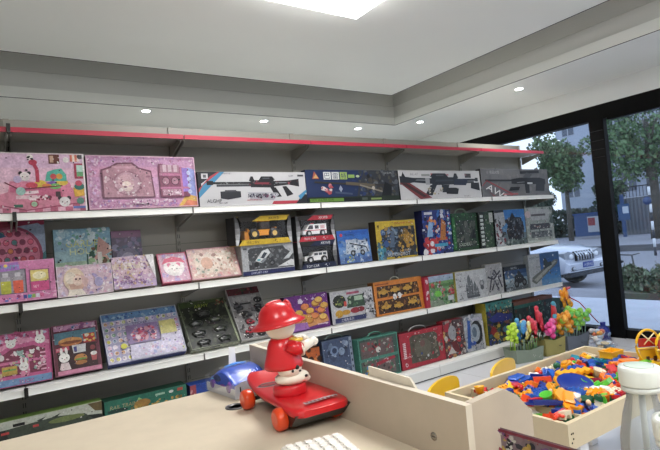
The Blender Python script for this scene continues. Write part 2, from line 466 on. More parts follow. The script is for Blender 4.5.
def head(a, u, v, r, c='fdfaf6', ear='fdfaf6', long=False):
    """small cartoon animal face"""
    k = a.h / a.w
    for s in (-1, 1):
        if long: a.E(u + s * r * .45 * k, v + r * 1.35, r * .26 * k, r * .8, ear)
        else: a.E(u + s * r * .8 * k, v + r * .75, r * .4 * k, r * .42, ear)
    a.C(u, v, r, c, 14)
    for s in (-1, 1): a.C(u + s * r * .42 * k, v - r * .05, r * .13, '2a2228', 6)
    a.E(u, v - r * .35, r * .14 * k, r * .08, 'e0708c', 6)
def gun(a, u0, v0, u1, v1, c='24262b', acc='b8404a', flip=False, longer=False):
    """toy rifle silhouette filling the rectangle, muzzle on the left"""
    def m(x, y):
        if longer: x = x * 1.6 if x < .28 else .448 + (x - .28) * .767
        x = 1 - x if flip else x
        return (u0 + (u1 - u0) * x, v0 + (v1 - v0) * y)
    P = lambda pts, col: a.P([m(*p) for p in pts], col)
    P([(0, .63), (.33, .63), (.33, .73), (0, .73)], c); P([(0, .60), (.04, .60), (.04, .78), (0, .78)], c)
    P([(.06, .52), (.30, .52), (.30, .62), (.06, .62)], '4a4c52')
    P([(.28, .48), (.62, .45), (.62, .82), (.28, .80)], c)
    P([(.60, .50), (.84, .58), (1, .48), (1, .86), (.84, .78), (.60, .76)], c)
    P([(.56, .46), (.64, .46), (.72, .02), (.63, .0)], c)
    P([(.74, .50), (.80, .52), (.90, .12), (.80, .02)] if not flip else [(.40, .46), (.50, .46), (.50, .12), (.43, .12)], c)
    P([(.40, .80), (.44, .98), (.60, .98), (.64, .82)], c); P([(.27, .76), (.29, .98), (.32, .98), (.34, .78)], c)
    P([(.34, .62), (.58, .60), (.56, .70), (.34, .70)], acc); P([(.64, .64), (.82, .66), (.80, .71), (.64, .70)], '8b8e93')
    P([(.46, .86), (.56, .86), (.56, .92), (.46, .92)], '5b5e66')

# ---- top stocked shelf
def art(a):
    a.grad(0, 0, 1, 1, ['f0b8cc', 'f3c4d4', 'efc4da', 'e9c3e0'])
    for i in range(16):
        for j in range(4):
            if (i + j) % 2: a.R(i / 16, j * .075, (i + 1) / 16, (j + 1) * .075, 'c76a86')
    a.R(0, .30, .30, 1, 'd8a8dc'); a.P([(.34, .12), (.92, .22), (.86, .5), (.38, .52)], 'e58aa6')
    a.P([(.36, .2), (.8, .25), (.78, .42), (.38, .42)], 'cf6a8c'); a.line([(.4, .3), (.6, .34)], .05, 'f6dbe2'); a.R(.74, .2, .78, .34, '4b3a40')
    a.E(.62, .47, .05, .07, 'e4c548'); a.E(.72, .47, .05, .05, '8a63c0'); a.E(.80, .5, .05, .06, 'e8c44c'); a.E(.74, .43, .05, .05, '7cc36a'); a.E(.55, .45, .05, .05, 'd84a60'); a.E(.67, .44, .04, .04, 'e88a4c')
    a.P([(.66, .52), (.84, .52), (.84, .63), (.80, .74), (.74, .72), (.68, .68)], '57b8a4'); a.C(.73, .6, .05, 'c94a50'); a.C(.78, .6, .05, 'e0a040')
    a.line([(.60, .5), (.60, .72), (.57, .84), (.56, .88)], .055, 'c23a5a'); a.E(.57, .84, .035, .05, 'c23a5a')
    a.line([(.34, .5), (.45, .38), (.80, .44)], .02, '7c2c44'); a.line([(.05, .3), (.3, .5), (.3, .98)], .015, 'a06a98'); a.E(.08, .55, .07, .14, 'b890cc'); a.E(.1, .36, .09, .1, '5ab0a8'); a.P([(.28, .12), (.30, .3), (.36, .34), (.95, .20), (.92, .12), (.5, .02)], 'dc8aa2'); a.line([(.3, .12), (.5, .03), (.92, .13)], .02, 'a84a6c'); a.R(.42, .22, .58, .28, 'f0c8d2'); a.S(77, 26, .52, .2, .7, .27, .03, ['8a2a48', 'f6e0e4']); a.C(.55, .93, .05, 'f7efe9'); a.S(3, 5, .53, .88, .57, .95, .03, ['26202a'])
    a.R(.70, .82, .79, .98, '6a3a30'); a.R(.71, .84, .74, .96, 'c9a48c'); a.C(.845, .89, .05, 'f8f2ee')
    a.R(.88, .86, .96, .98, 'e07a60'); a.R(.90, .86, .92, .98, 'f6e6da'); a.R(.94, .86, .96, .98, 'f6e6da')
    a.R(.91, .56, 1, .83, 'b83e5c'); a.R(.93, .60, .985, .80, 'bfe0d4'); a.R(.93, .6, .985, .68, '6fae7a'); a.C(.965, .95, .045, '5a565c')
    a.P([(.90, .24), (.99, .26), (1, .42), (.89, .4)], 'e6b13e'); a.E(.945, .42, .045, .06, '3b7a70'); a.E(.94, .48, .03, .05, 'c2445c')
    head(a, .50, .60, .075, 'f4ebe8', '3a3038'); head(a, .81, .16, .085, 'efe9ea', '3a3038'); a.R(.40, .08, .47, .13, '3f6a5a')
    a.C(.56, .13, .065, 'b9506a'); a.C(.56, .13, .045, '9fc0a0'); a.C(.945, .17, .06, '5a8a7a'); a.R(.88, .04, 1, .08, '6a7ac0'); a.C(.46, .35, .07, 'a8cfc6'); a.C(.44, .55, .06, 'd0bce0')
    a.R(.985, 0, 1, 1, 'f6efef'); a.R(0, .985, 1, 1, 'f6e6ea')
tbox('play_dough_box', 'large pink toy box printed with cartoon kitchen, leftmost on the top stocked shelf', 1, [-.245, -.0, .368, -.0, .341, .06], .07, art, 'e3c4cc')

def art(a):
    a.grad(0, 0, 1, 1, ['d59ac0', 'd9a3c6', 'dba6cd', 'dca0c2', 'cf9cc2'])
    a.P([(.86, 0), (1, 0), (1, .75), (.93, .80), (.88, .6), (.93, .4)], '9fa8e6'); a.P([(.80, 0), (1, 0), (1, .2), (.9, .26)], 'f0c060'); a.P([(.84, 0), (1, .04), (1, .1), (.9, .14)], 'ec8a6a')
    a.S(11, 90, .01, .85, .98, .99, .022, ['ecc7df', 'c07aa6', 'f0d8ea', 'b888c6'], 'dot')
    a.S(12, 110, .01, .02, .80, .16, .03, ['ecc7df', 'bb7aa6', 'f0d8ea', 'b088c6'], 'dot')
    a.S(13, 50, .01, .1, .10, .9, .03, ['ecc7df', 'c58ab4', 'e4c0ea'], 'dot')
    o = [(.12, .2), (.12, .74), (.2, .8), (.26, .87), (.4, .88), (.46, .78), (.57, .72), (.59, .2)]
    a.P(o, '7c4a60'); a.P([(.135, .22), (.135, .72), (.21, .77), (.27, .84), (.39, .85), (.45, .75), (.56, .69), (.575, .22)], 'bd8b9c')
    a.P([(.21, .76), (.43, .76), (.42, .81), (.22, .81)], 'd3a0b0')
    a.E(.345, .48, .13, .24, 'a87688'); a.E(.345, .48, .115, .21, 'c59cab'); a.E(.34, .45, .06, .13, 'e6ccc6'); a.E(.33, .52, .075, .13, 'd6aab4'); a.E(.335, .45, .04, .07, 'efd9cf')
    a.S(14, 60, .15, .24, .55, .72, .03, ['e2c4cc', 'a06c82', 'dcb6c2', 'efdfe2', '8e5c72'])
    a.P([(.64, .5), (.64, .86), (.80, .82), (.93, .76), (.93, .2), (.64, .2)], '8a4a66'); a.R(.655, .68, .84, .83, 'b28296'); a.R(.86, .3, .92, .78, '9d7ed6')
    for i, u in enumerate((.68, .73, .785)): a.R(u, .70, u + .035, .84, 'd8bac6')
    a.R(.64, .62, .86, .67, 'c67aa0'); a.R(.64, .36, .93, .40, 'c67aa0'); a.R(.845, .2, .865, .8, 'c67aa0')
    for u in (.70, .79): a.E(u, .515, .038, .085, '5f3348'); a.E(u, .515, .032, .07, 'b88298')
    a.R(.66, .23, .84, .35, 'c79aae'); a.S(15, 26, .66, .24, .84, .34, .025, ['f2dfe8', '9c6c84', 'e8c8d6'])
    for v in (.3, .42, .55, .68): a.E(.93, v, .02, .045, 'c9d0f4')
    a.R(.38, .08, .56, .17, 'd6acc6'); a.S(16, 20, .38, .08, .56, .17, .02, ['f8eef4', '9a6090']); a.frame(.018, 'e3b6cc')
tbox('princess_makeup_box', 'wide pink princess play set box with cut-out windows, on the top stocked shelf', 1, [.378, -.0, 1.036, -.0, .334, .07], .08, art, 'b77a98', cols=dict(l='5a3a48'))

def art(a):
    a.R(0, 0, 1, 1, 'dedde0'); a.P([(0, .78), (.0, 1), (.17, 1), (.0, .60)], '2f3138'); a.R(.0, .35, .025, 1, '26262c')
    a.P([(.10, .86), (.17, 1), (.20, 1), (.02, .38), (0, .38), (0, .5)], 'c44a58'); a.P([(.04, .62), (.19, 1), (.23, 1), (0, .24), (0, .4)], '4d9bc8')
    a.R(.03, .80, .085, .95, 'e8e8ea'); a.R(.045, .83, .07, .92, '6a6a70')
    gun(a, .07, .22, .93, .88, '24242a', '8c3444', longer=True); a.S(171, 22, .45, .60, .92, .74, .035, ['5a5a62', '9c4a5a', '8a8c92', '1a1a1e', '6c3440']); a.S(172, 10, .12, .64, .4, .70, .02, ['6a6c72', '8c8e92']); a.P([(.18, .22), (.18, .42), (.30, .44), (.36, .42), (.36, .24), (.24, .18)], '34363c'); a.R(.22, .40, .32, .46, '4c4e55')
    a.T('JUNJIANGZU', .20, .92, .05, '6a6a70'); a.P([(.43, .16), (.66, .13), (.72, .3), (.70, .36), (.42, .38), (.46, .28)], 'b4b4bc'); a.S(173, 36, .43, .22, .70, .32, .045, ['3a3648', '5c5870', '8a4a6a', 'e0e0e6', '2c2a34']); a.T('MAOXIA', .42, .22, .12, '3c384a', slant=.2); a.T('AUTOMATIC', .41, .12, .06, 'c44a58')
    a.T('ALGHP', .06, .1, .1, '333338'); a.T('NO 1689', .16, .06, .05, '55555a'); a.P([(.64, .0), (1, .0), (1, .1), (.66, .1)], 'c23a4c'); a.P([(.88, 0), (1, 0), (1, .28), (.96, .3)], '2b2d34')
    a.P([(.91, .24), (1, .44), (1, .36), (.93, .12)], '4d9bc8'); a.T('6689', .83, .85, .06, '7a7a80'); a.R(.92, .86, .98, .92, '55555a')
tbox('toy_rifle_box', 'white toy rifle box with black corner and red and blue stripes, beside the princess box', 1, [1.052, .004, 1.885, 0.003, .237, .03], .06, art, '3a3a42', cols=dict(t='dcdce0'), material='clean_card')

def art(a):
    a.R(0, 0, 1, 1, '22345f'); a.P([(.5, 0), (1, 0), (1, 1), (.62, 1), (.55, .6)], '3a3e46')
    a.S(21, 120, .55, .05, 1, .97, .08, ['4a4e57', '2b2e35', '5f5a52', '6d7177', '39424a', '514a40'])
    a.S(22, 30, .45, .1, .7, .9, .07, ['22345f', '2d4272', '3a4a66'])
    for i, c in enumerate('巴雷特'):
        a.R(.175 + i * .085, .70, .25 + i * .085, .93, 'eef0ee' if i < 2 else 'a9c46a'); a.T(c, .185 + i * .085, .72, .18, '22345f', maxw=.055)
    a.R(.43, .75, .50, .85, '9cc062'); a.E(.535, .8, .02, .04, 'cfe0b0'); a.P([(.06, .72), (.085, .95), (.13, .72)], 'b7604c'); a.P([(.07, .74), (.1, .86), (.12, .74)], 'e0b070')
    a.line([(.08, .62), (.42, .56), (.95, .50)], .05, '3c3a34'); a.line([(.4, .58), (.72, .50)], .10, '6b6252'); a.line([(.55, .52), (.8, .3)], .05, '9a9284')
    a.P([(.78, .1), (.9, .1), (.92, .5), (.84, .62)], '17181c'); a.C(.655, .8, .07, '1b1c20'); a.C(.70, .42, .06, 'c9c2b4')
    a.S(23, 14, .14, .28, .24, .52, .08, ['d4848c', 'e6dede', 'b8505a']); a.P([(.32, .4), (.34, .52), (.36, .4), (.34, .3)], 'aeb6cc'); a.line([(.28, .3), (.46, .24)], .06, '4a5878')
    a.R(0, 0, 1, .16, '23301f'); a.R(.02, .02, .36, .12, '6f9a3c'); a.T('TOY WATER GUN', .03, .04, .07, '223018'); a.R(.37, .01, .54, .12, '14161a'); a.R(.56, .04, .62, .12, '5b625a'); a.R(.66, .04, .78, .10, '8ea458')
    a.T('CS ELITE', .84, .88, .06, 'd0d2d6')
tbox('toy_rifle_box', 'dark blue toy rifle box with white Chinese characters and a green foot strip', 1, [1.893, .008, 2.813, 0.01, .258, .03], .06, art, '1c2540', material='clean_card')

def art(a):
    a.R(0, 0, 1, 1, 'e3e2e4'); a.P([(.03, .78), (.05, .95), (.075, .78)], '2a2a2e'); a.T('AK-47', .13, .82, .1, 'a0a0a6'); a.R(.26, .80, .36, .88, 'a5a8a6'); a.R(.37, .79, .47, .9, 'c2484f'); a.T('SNIPER', .38, .81, .06, 'f0e0e0')
    a.R(.52, .82, .59, .88, 'c0808c'); a.R(.80, .74, .88, .90, '4a4448'); a.S(31, 8, .80, .75, .88, .88, .03, ['a07078', '6a6a70'])
    gun(a, .01, .12, .97, .92, '2d333c', '3f4652', True); a.R(.30, .50, .35, .74, 'b4b6ba'); a.S(32, 22, .32, .16, .5, .4, .05, ['c8b88c', 'e6dcc8', 'b0b0ac', '9c9486'])
    a.P([(0, .58), (.12, .56), (.36, .04), (.22, 0)], '8a3a3e'); a.P([(.02, .56), (.08, .56), (.3, .1), (.26, .06)], '4a3030'); a.P([(.54, .16), (.68, .14), (.70, .34), (.66, .38), (.56, .38), (.53, .3)], '222428')
    a.P([(.64, .48), (.80, .46), (.84, .7), (.66, .7)], '27324a'); a.P([(.86, .35), (.98, .25), (.98, .56), (.87, .55)], '26282e'); a.T('NO.6688-2', .76, .04, .05, '88888c')
tbox('toy_rifle_box', 'white toy rifle box with red printed stock, between the dark blue and grey rifle boxes', 1, [2.828, .009, 3.872, .009, .259, .04], .06, art, '26262c', cols=dict(t='dcdcdc'), material='clean_card')

def art(a):
    a.R(0, 0, 1, 1, '77777a'); a.S(41, 80, 0, 0, 1, 1, .1, ['7e7d7e', '6f6f73', '858486'], 'dot'); a.C(.09, .87, .06, '8c8c90')
    a.T('极品火线', .12, .82, .12, 'c6c6c9'); a.line([(.05, .60), (.45, .58)], .05, '202126'); a.P([(.42, .46), (.95, .42), (.95, .62), (.86, .68), (.55, .68), (.42, .62)], '202126')
    a.P([(.62, .1), (.68, .1), (.69, .5), (.62, .5)], '1c1d21'); a.P([(.78, .18), (.92, .16), (.94, .5), (.80, .5)], '26272d'); a.P([(.56, .82), (.86, .86), (.86, .96), (.56, .92)], '24252b')
    a.P([(.60, .70), (.70, .66), (.75, .80), (.66, .88)], '55565a'); a.P([(.37, .2), (.52, .22), (.54, .34), (.40, .34)], '1c1d21'); a.R(.66, .44, .74, .50, 'd8d8da'); a.line([(.5, .5), (.62, .52)], .02, '96979c')
    a.P([(0, .40), (.07, .60), (.44, .08), (.40, 0), (.16, 0)], '9c3a42'); a.P([(.0, .36), (.07, .55), (.41, .06), (.36, 0), (.18, 0)], '6c6a6e'); a.T('AWM', .045, .29, .24, 'f6f4f4', slant=.35, rot=-.40, maxw=.33)
    a.R(.28, .06, .5, .1, 'c05a5f'); a.frame(.02, '8e8e92')
tbox('toy_rifle_box', 'grey toy rifle box with AWM lettering on a red slash, at the window end', 1, [3.89, .013, 4.98, .012, .281, .01], .06, art, '3b3b3f', cols=dict(t='a8a8aa'), material='clean_card')

# ---- second shelf
def art(a):
    a.R(0, 0, 1, 1, 'a6b8d4'); a.P([(0, .86), (.9, .95), (1, .9), (1, 1), (0, 1)], '9c2c50'); a.P([(.5, .3), (1, .3), (1, .93), (.75, .9)], '9fb0cc'); a.P([(.8, 0), (1, .1), (1, .6), (.85, .5)], '3f7a80')
    a.E(.48, .56, .47, .36, 'a84a6a', 24); a.E(.47, .56, .43, .33, 'e884a4', 24)
    r = random.Random(5)
    for i in range(6):
        for j in range(6):
            u = .14 + i * .125 + (j % 2) * .06; v = .30 + j * .105
            if ((u - .47) / .40) ** 2 + ((v - .56) / .30) ** 2 < 1:
                a.E(u, v, .052, .04, '9c3e60', 10); a.E(u, v, .04, .03, r.choice(['d8506c', 'e98a50', '8a3a5a', 'f06a8a', 'c94a9a', '7ab0a0', '5a8a90', 'e2606a']), 10)
    a.P([(0, .82), (.3, .86), (.4, .8), (0, .72)], '3b6a8c'); a.E(.80, .22, .22, .05, 'd2844a'); a.E(.80, .24, .2, .03, 'b03a4a'); a.E(.25, .2, .2, .08, 'e6c26a'); a.E(.1, .3, .12, .06, '4a90c8'); a.P([(.86, .3), (.9, .5), (.96, .3)], '2e7a68')
o_, w_, h_ = tbox('bead_kit_box', 'box of round coloured craft beads in a pink tray, standing behind the pink paint box', 2, [-.17, .21, .158, .21, .480, .06], .05, art, '8a6a80')
def art(a):
    a.R(0, 0, 1, 1, 'dc84b4'); a.S(51, 40, 0, 0, 1, .2, .035, ['e8a6cc', 'a03a7c', '6a7ad0', 'f0c0d8']); a.R(.06, .20, .58, .80, '6a5a68'); a.R(.08, .22, .56, .78, '9a94a0')
    for u, c in ((.12, '8a4690'), (.29, 'c4c440'), (.46, 'ec6244')): a.R(u - .07, .24, u + .07, .52, c); a.E(u, .24, .07, .03, c); a.R(u - .065, .52, u + .065, .62, 'b4aeb6'); a.R(u - .04, .62, u + .04, .72, 'cfcad2')
    a.P([(.2, .76), (.5, .78), (.48, .98), (.22, .94)], 'b47ad0'); a.T('HAPPY', .24, .82, .09, '6ac0d8'); a.C(.3, .9, .04, 'f0d060'); a.R(.62, .2, .92, .76, '9a5a80'); a.R(.64, .46, .90, .74, 'e6d27a'); a.E(.77, .6, .1, .1, 'f6ecc0'); a.R(.64, .22, .90, .45, 'd8508c'); a.T('SET', .67, .3, .06, 'f6d0e0')
    for i, c in enumerate(['4a4aa0', '38a0c0', '9ac060', 'e0e0f0', 'e06a9a']): a.R(.52 + i * .06, .06, .57 + i * .06, .15, c)
    a.frame(.02, 'e8a4c8')
tbox('paint_kit_box', 'pink kit box with purple, yellow and red paint pots in its window', 2, [-.158, .035, .182, .035, .24, .22], .05, art, 'a85a88')
def art(a):
    a.grad(0, 0, 1, 1, ['5a8a70', '8ab89a', 'b8d4b8', 'a8ccd4', '9cc4d8', '8ab8d0']); a.T('GARDEN', .2, .72, .10, 'dfe88a'); a.T('HOUSE', .26, .60, .10, 'e6efae')
    a.S(61, 60, .05, .78, .98, .98, .04, ['b4d8e6', 'd4e8ee', '7ab4a0']); a.E(.28, .17, .16, .05, 'b48a6a'); a.S(62, 24, .16, .18, .40, .42, .05, ['d87a8c', 'f0e6e0', '6aa06a', 'b04a5a', 'e8c8b0'])
    a.E(.78, .16, .2, .05, 'a89458'); a.S(63, 60, .60, .18, .98, .7, .06, ['4a7a50', 'e0b0a0', '7a5a48', 'f0e6e0', '2f5a48', 'c87878', 'a8cc9a']); a.P([(.70, .5), (.78, .86), (.96, .72), (.95, .6)], 'd8a8a0'); a.R(.74, .38, .82, .62, 'f0ece4'); a.line([(.55, .3), (.56, .6)], .02, '3f6a60')
tbox('building_brick_garden_box', 'pale green and blue garden house building set box standing behind the doll box', 2, [.2, .20, .522, .20, .408, .05], .06, art, '7aa08a')
def art(a):
    a.R(0, 0, 1, 1, 'e0c4d0'); a.S(71, 160, 0, 0, 1, 1, .06, ['f0dce6', 'c8a0c0', 'f6ecef', 'b0a0d0', 'e6b0c8', 'dcd0ec'])
    a.E(.30, .55, .19, .38, 'ead2b8'); a.E(.34, .42, .14, .30, 'd8b0a0'); a.E(.24, .6, .10, .2, 'f0e2d0'); a.E(.36, .5, .09, .17, 'efd4c4'); a.E(.33, .55, .02, .035, '6a4a5a'); a.E(.40, .55, .02, .03, '6a4a5a')
    a.P([(.16, .02), (.2, .22), (.42, .22), (.5, .02)], 'efe4d6'); a.P([(.42, .7), (.56, .5), (.5, .2), (.44, .4)], 'dcb8b4'); a.E(.74, .4, .08, .16, 'b8b0d8'); a.frame(.02, 'eedfe6')
tbox('doll_box', 'pale pink box with a printed blonde doll, low in front of the garden building set', 2, [.188, .04, .486, .04, .182, .09], .05, art, 'c8a0b4')
def art(a):
    a.R(0, 0, 1, 1, '5a4a6c'); a.S(81, 80, .02, .02, .98, .85, .06, ['6a5a84', '3f3654', '8a7aa4', '9c94b8', '4a5a7c', '7c6a94']); a.R(0, .88, 1, 1, '8a5a80'); a.C(.5, .5, .2, '7a7494'); a.C(.5, .5, .12, 'a8a0bc'); a.R(.05, .0, .95, .08, '8a6aa4')
tbox('jewellery_kit_box', 'dim purple toy box standing behind a glittery lilac box', 2, [.535, .22, .722, .22, .385, .14], .04, art, '4a3a5c')
def art(a):
    a.grad(0, 0, 1, 1, ['c8b0d4', 'd6b4d0', 'dcbcc8', 'dcc8bc', 'd6bcd0']); a.S(91, 190, 0, .02, .9, 1, .05, ['f2e2ea', 'a880b8', 'f6ecd8', 'c090b0', 'd8b888', '8a6a98', 'ece0f0']); a.T('FASHION', .15, .12, .13, '8a5aa0', slant=.2); a.P([(.80, 1), (1, 1), (1, .2)], 'f4f0f2')
tbox('craft_kit_box', 'glittery lilac kit box leaning in front of the dim purple one', 2, [.493, .04, .745, .04, .215, .24], .06, art, 'b8a8a0')
def art(a):
    a.R(0, 0, 1, 1, 'd8a8c0'); a.S(101, 60, .05, .05, .95, .95, .07, ['ecd0dc', 'b8a4d8', 'f4e6ee', 'c890b4']); a.E(.5, .5, .36, .30, 'f6ecec'); a.P([(.1, .62), (.22, .80), (.5, .86), (.8, .80), (.92, .62), (.7, .68), (.3, .68)], 'd84a70'); head(a, .5, .46, .17, 'faf2ee', 'e87a9c'); a.frame(.03, 'c84a6c')
tbox('sticker_book_box', 'flat square box with a red-hooded cartoon animal face, leaning beside a peach book box', 2, [.787, .06, .978, .06, .235, .52], .035, art, 'a03a58')
def art(a):
    a.R(0, 0, 1, 1, 'e2c0b4'); a.S(111, 110, .02, .05, .98, .95, .06, ['f2dcd0', 'c89888', 'f6ece0', 'b8a0a8', 'e0a0a0', 'd8c8b0']); a.R(.12, .18, .88, .8, 'e8d4c4'); a.S(112, 60, .12, .2, .88, .8, .06, ['c8a090', 'f4ece0', 'a07870', 'dcb4a8', '8a9a8a']); a.E(.35, .5, .12, .2, 'd8a890'); a.frame(.025, 'd090a0')
tbox('sticker_book_box', 'flat peach and cream printed box leaning beside the boxed silver toy car', 2, [.985, .07, 1.335, .07, .24, .44], .035, art, 'b89488')

def art(a):
    a.R(0, 0, 1, 1, '22285a'); a.P([(0, 0), (.02, .9), (.98, 1), (1, .12), (.98, .0)], '22285a'); a.R(0, .14, 1, 1, 'b4b6ba'); a.P([(.12, .18), (.12, .84), (.18, .9), (.80, .92), (.84, .8), (1, .6), (.98, .16)], '4a4c50')
    a.S(121, 50, .14, .2, .82, .86, .07, ['5e6064', '6f7276', '3b3d42', '83868a']); a.P([(.24, .46), (.38, .78), (.50, .84), (.54, .70), (.36, .38)], 'dfe2e4'); a.P([(.34, .56), (.42, .74), (.48, .70), (.40, .52)], '3a4450'); a.R(.28, .46, .34, .52, '5ab0b8'); a.P([(.33, .42), (.38, .38), (.46, .5), (.42, .54)], '8a9096')
    a.C(.26, .34, .09, '2a2b2e'); a.C(.56, .36, .1, '2f3033'); a.C(.56, .36, .05, '6a6c70'); a.P([(.66, .2), (.94, .42), (1, .38), (.98, .2)], 'dcdee0'); a.P([(.78, .44), (.98, .76), (1, .66), (.90, .46)], 'c8ccd0'); a.R(.40, .9, .52, .96, '8c8e92'); a.R(.03, .86, .1, .92, '5c5e64'); a.T('LUXURY CAR', .15, .03, .07, 'd8daf0', slant=.2)
tbox('toy_car_box', 'silver box with a printed white car and navy foot strip, under the boxed yellow excavator', 2, [1.343, .055, 1.758, .053, .215, .02], .16, art, '9a9ca0', cols=dict(l='b4b4b4'))

def vehicle(kind, L, parent, loc):
    """toy vehicle seen from its side, length L along x, wheels on z=0"""
    r = L * .11
    b = MB()
    if kind == 'loader':
        c, c2 = 'e2952a', '2a2622'
        b.box(-.30 * L, -.12 * L, r * .8, .36 * L, .12 * L, r * 2.3, c, bev=.004); b.box(-.06 * L, -.11 * L, r * 2.3, .2 * L, .11 * L, r * 4.2, '3a2c22', bev=.004); b.box(-.08 * L, -.12 * L, r * 4.2, .22 * L, .12 * L, r * 4.6, c, bev=.003)
        b.prism([(-.30 * L, r * 1.6), (-.42 * L, r * 2.8), (-.46 * L, r * .9), (-.43 * L, r * .8), (-.40 * L, r * 2.0), (-.28 * L, r * 1.1)], 'y', -.06 * L, .06 * L, c)
        b.prism([(-.42 * L, r * 1.2), (-.54 * L, r * 2.2), (-.56 * L, 0), (-.42 * L, 0)], 'y', -.13 * L, .13 * L, 'c87f1c'); b.box(.36 * L, -.1 * L, r, .42 * L, .1 * L, r * 2.8, c, bev=.003)
        rr = r * 1.3
    elif kind == 'van':
        c, c2 = 'ecebe8', 'ecebe8'
        b.prism([(-.5 * L, r * .7), (-.5 * L, r * 1.7), (-.38 * L, r * 2.3), (-.24 * L, r * 3.9), (.5 * L, r * 4.0), (.5 * L, r * .7)], 'y', -.15 * L, .15 * L, c)
        b.prism([(-.33 * L, r * 2.35), (-.23 * L, r * 3.6), (-.08 * L, r * 3.6), (-.08 * L, r * 2.35)], 'y', -.153 * L, .153 * L, '3a3034')
        b.box(0, -.153 * L, r * 2.4, .16 * L, .153 * L, r * 3.5, '3a3034'); b.box(.24 * L, -.153 * L, r * 2.4, .42 * L, .153 * L, r * 3.5, 'd8b0b0'); b.box(-.45 * L, -.154 * L, r * 1.8, .5 * L, .154 * L, r * 2.05, 'c0404c'); b.box(-.1 * L, -.06 * L, r * 4, .02 * L, .06 * L, r * 4.4, 'c03040')
        rr = r
    else:
        c = 'eceae6'
        b.prism([(-.5 * L, r * .9), (-.5 * L, r * 2.3), (-.18 * L, r * 2.5), (-.12 * L, r * 3.6), (.46 * L, r * 3.7), (.48 * L, r * .9)], 'y', -.15 * L, .15 * L, c)
        for x0, x1 in ((-.1, .06), (.1, .24), (.28, .42)): b.box(x0 * L, -.153 * L, r * 2.5, x1 * L, .153 * L, r * 3.3, '30343a')
        b.prism([(-.44 * L, r * 1.2), (-.3 * L, r * 2.2), (-.14 * L, r * 2.2), (-.26 * L, r * 1.2)], 'y', -.153 * L, .153 * L, '2a2d33')
        rr = r * 1.15
    v = b.build('toy_vehicle', 'plastic', parent, loc=loc)
    for x in (-.29 * L, .30 * L):
        for s in (-1, 1):
            b = MB(); b.lathe([(rr * .4, s * .012), (rr * .5, s * .016), (rr, s * .014), (rr, -s * .006)], '1c1a1a', 14, axis='y', cols=['d0b060' if kind == 'loader' else 'c8c8c8', '1c1a1a', '1c1a1a', '1c1a1a'])
            b.build('wheel', 'plastic', v, loc=(x, s * .14 * L, rr))
    return v
def open_box(name, label, X0, X1, z, h, depth, ccol, kind, txt, tcol='1c1c1c', yf=.045, inner='1e1a1c'):
    w = X1 - X0; root = empty(name, (X0, yf, z + .001)); tag(root, label, 'boxed toy', BG[2])
    b = MB(); t = .004; q = .045                                    # hexagonal open front: flared silver cheeks and coloured lips
    b.box(0, depth - t, 0, w, depth, h, '2a2628'); b.box(0, 0, 0, w, depth, t, ccol, dict(t=inner)); b.box(q * .5, .02, h - t, w - q * .3, depth, h, ccol, dict(d=inner))
    b.prism([(0, 0), (t, 0), (t, depth), (0, depth)], 'z', t, h - t, '3a3a3c'); b.prism([(w - t, 0), (w, 0), (w, depth), (w - t, depth)], 'z', t, h - t, '3a3a3c')
    b.poly([(t, depth - t - .001, t), (w - t, depth - t - .001, t), (w - t, depth - t - .001, h - t), (t, depth - t - .001, h - t)], inner)
    sh_ = b.build('carton', 'card', root)
    for (a0, a1, s) in ((0, 1, 1), (w, -1, -1)):
        b = MB()                    # flared cheeks, silver grading to dark from the print
        xs = lambda d: a0 + s * d
        cols = ['d6d6d8', 'a8a8aa', '7c7c7e', '5c5c5e', '48484a']
        for k in range(5):
            v0, v1 = k / 5, (k + 1) / 5
            def wid(v): return q * (1 - abs(v - .5) * 1.1)
            b.poly([(xs(0), .0, v0 * h), (xs(wid(v0)), -.0, v0 * h), (xs(wid(v1)), 0, v1 * h), (xs(0), 0, v1 * h)][::s], cols[k] if kind != 'jeep' else cols[4 - k])
        b.build('silver_cheek', 'card', root)
    b = MB(); a = Art(b, w, h, -.001)
    a.P([(.05, 0), (.97, 0), (.92, .19), (.12, .19)], ccol); a.P([(.06, 1), (.97, 1), (.91, .82), (.11, .82)], ccol); a.P([(.06, 1), (.45, 1), (.30, .82), (.11, .82)], '2c2824')
    a.T(txt, .58, .86, .1, 'f4f4f4' if kind != 'loader' else tcol, slant=.15); a.T('TOY CAR' if kind != 'loader' else '惯性工程车', .18, .05, .09, 'e8e8ec' if kind != 'loader' else tcol, slant=.15); a.S(5, 6, .62, .05, .86, .13, .03, ['1f1f22' if kind == 'loader' else 'd8d8dc'])
    b.build('printed_lip', 'card', root)
    vehicle(kind, w * .60, root, (w * .52, depth * .45, h * .19))
    b = MB(); b.box(.05, .004, h * .19, w - .05, .0055, h * .82, 'ffffff'); b.build('clear_window', 'film', root)
open_box('boxed_toy_excavator', 'yellow-edged open window box holding an orange toy wheel loader, on top of a silver box', 1.30, 1.755, S2 + .2165, .205, .15, 'd8b428', 'loader', 'XKWB')
open_box('boxed_toy_ambulance', 'red-edged window box holding a white toy ambulance, stacked on a navy box', 1.79, 2.145, S2 + .2105, .195, .13, 'c02c3c', 'van', 'XKWB')
open_box('boxed_toy_jeep', 'navy-edged window box holding a white toy jeep, beneath the ambulance box', 1.79, 2.145, S2, .209, .15, '232a48', 'jeep', 'XKWB')

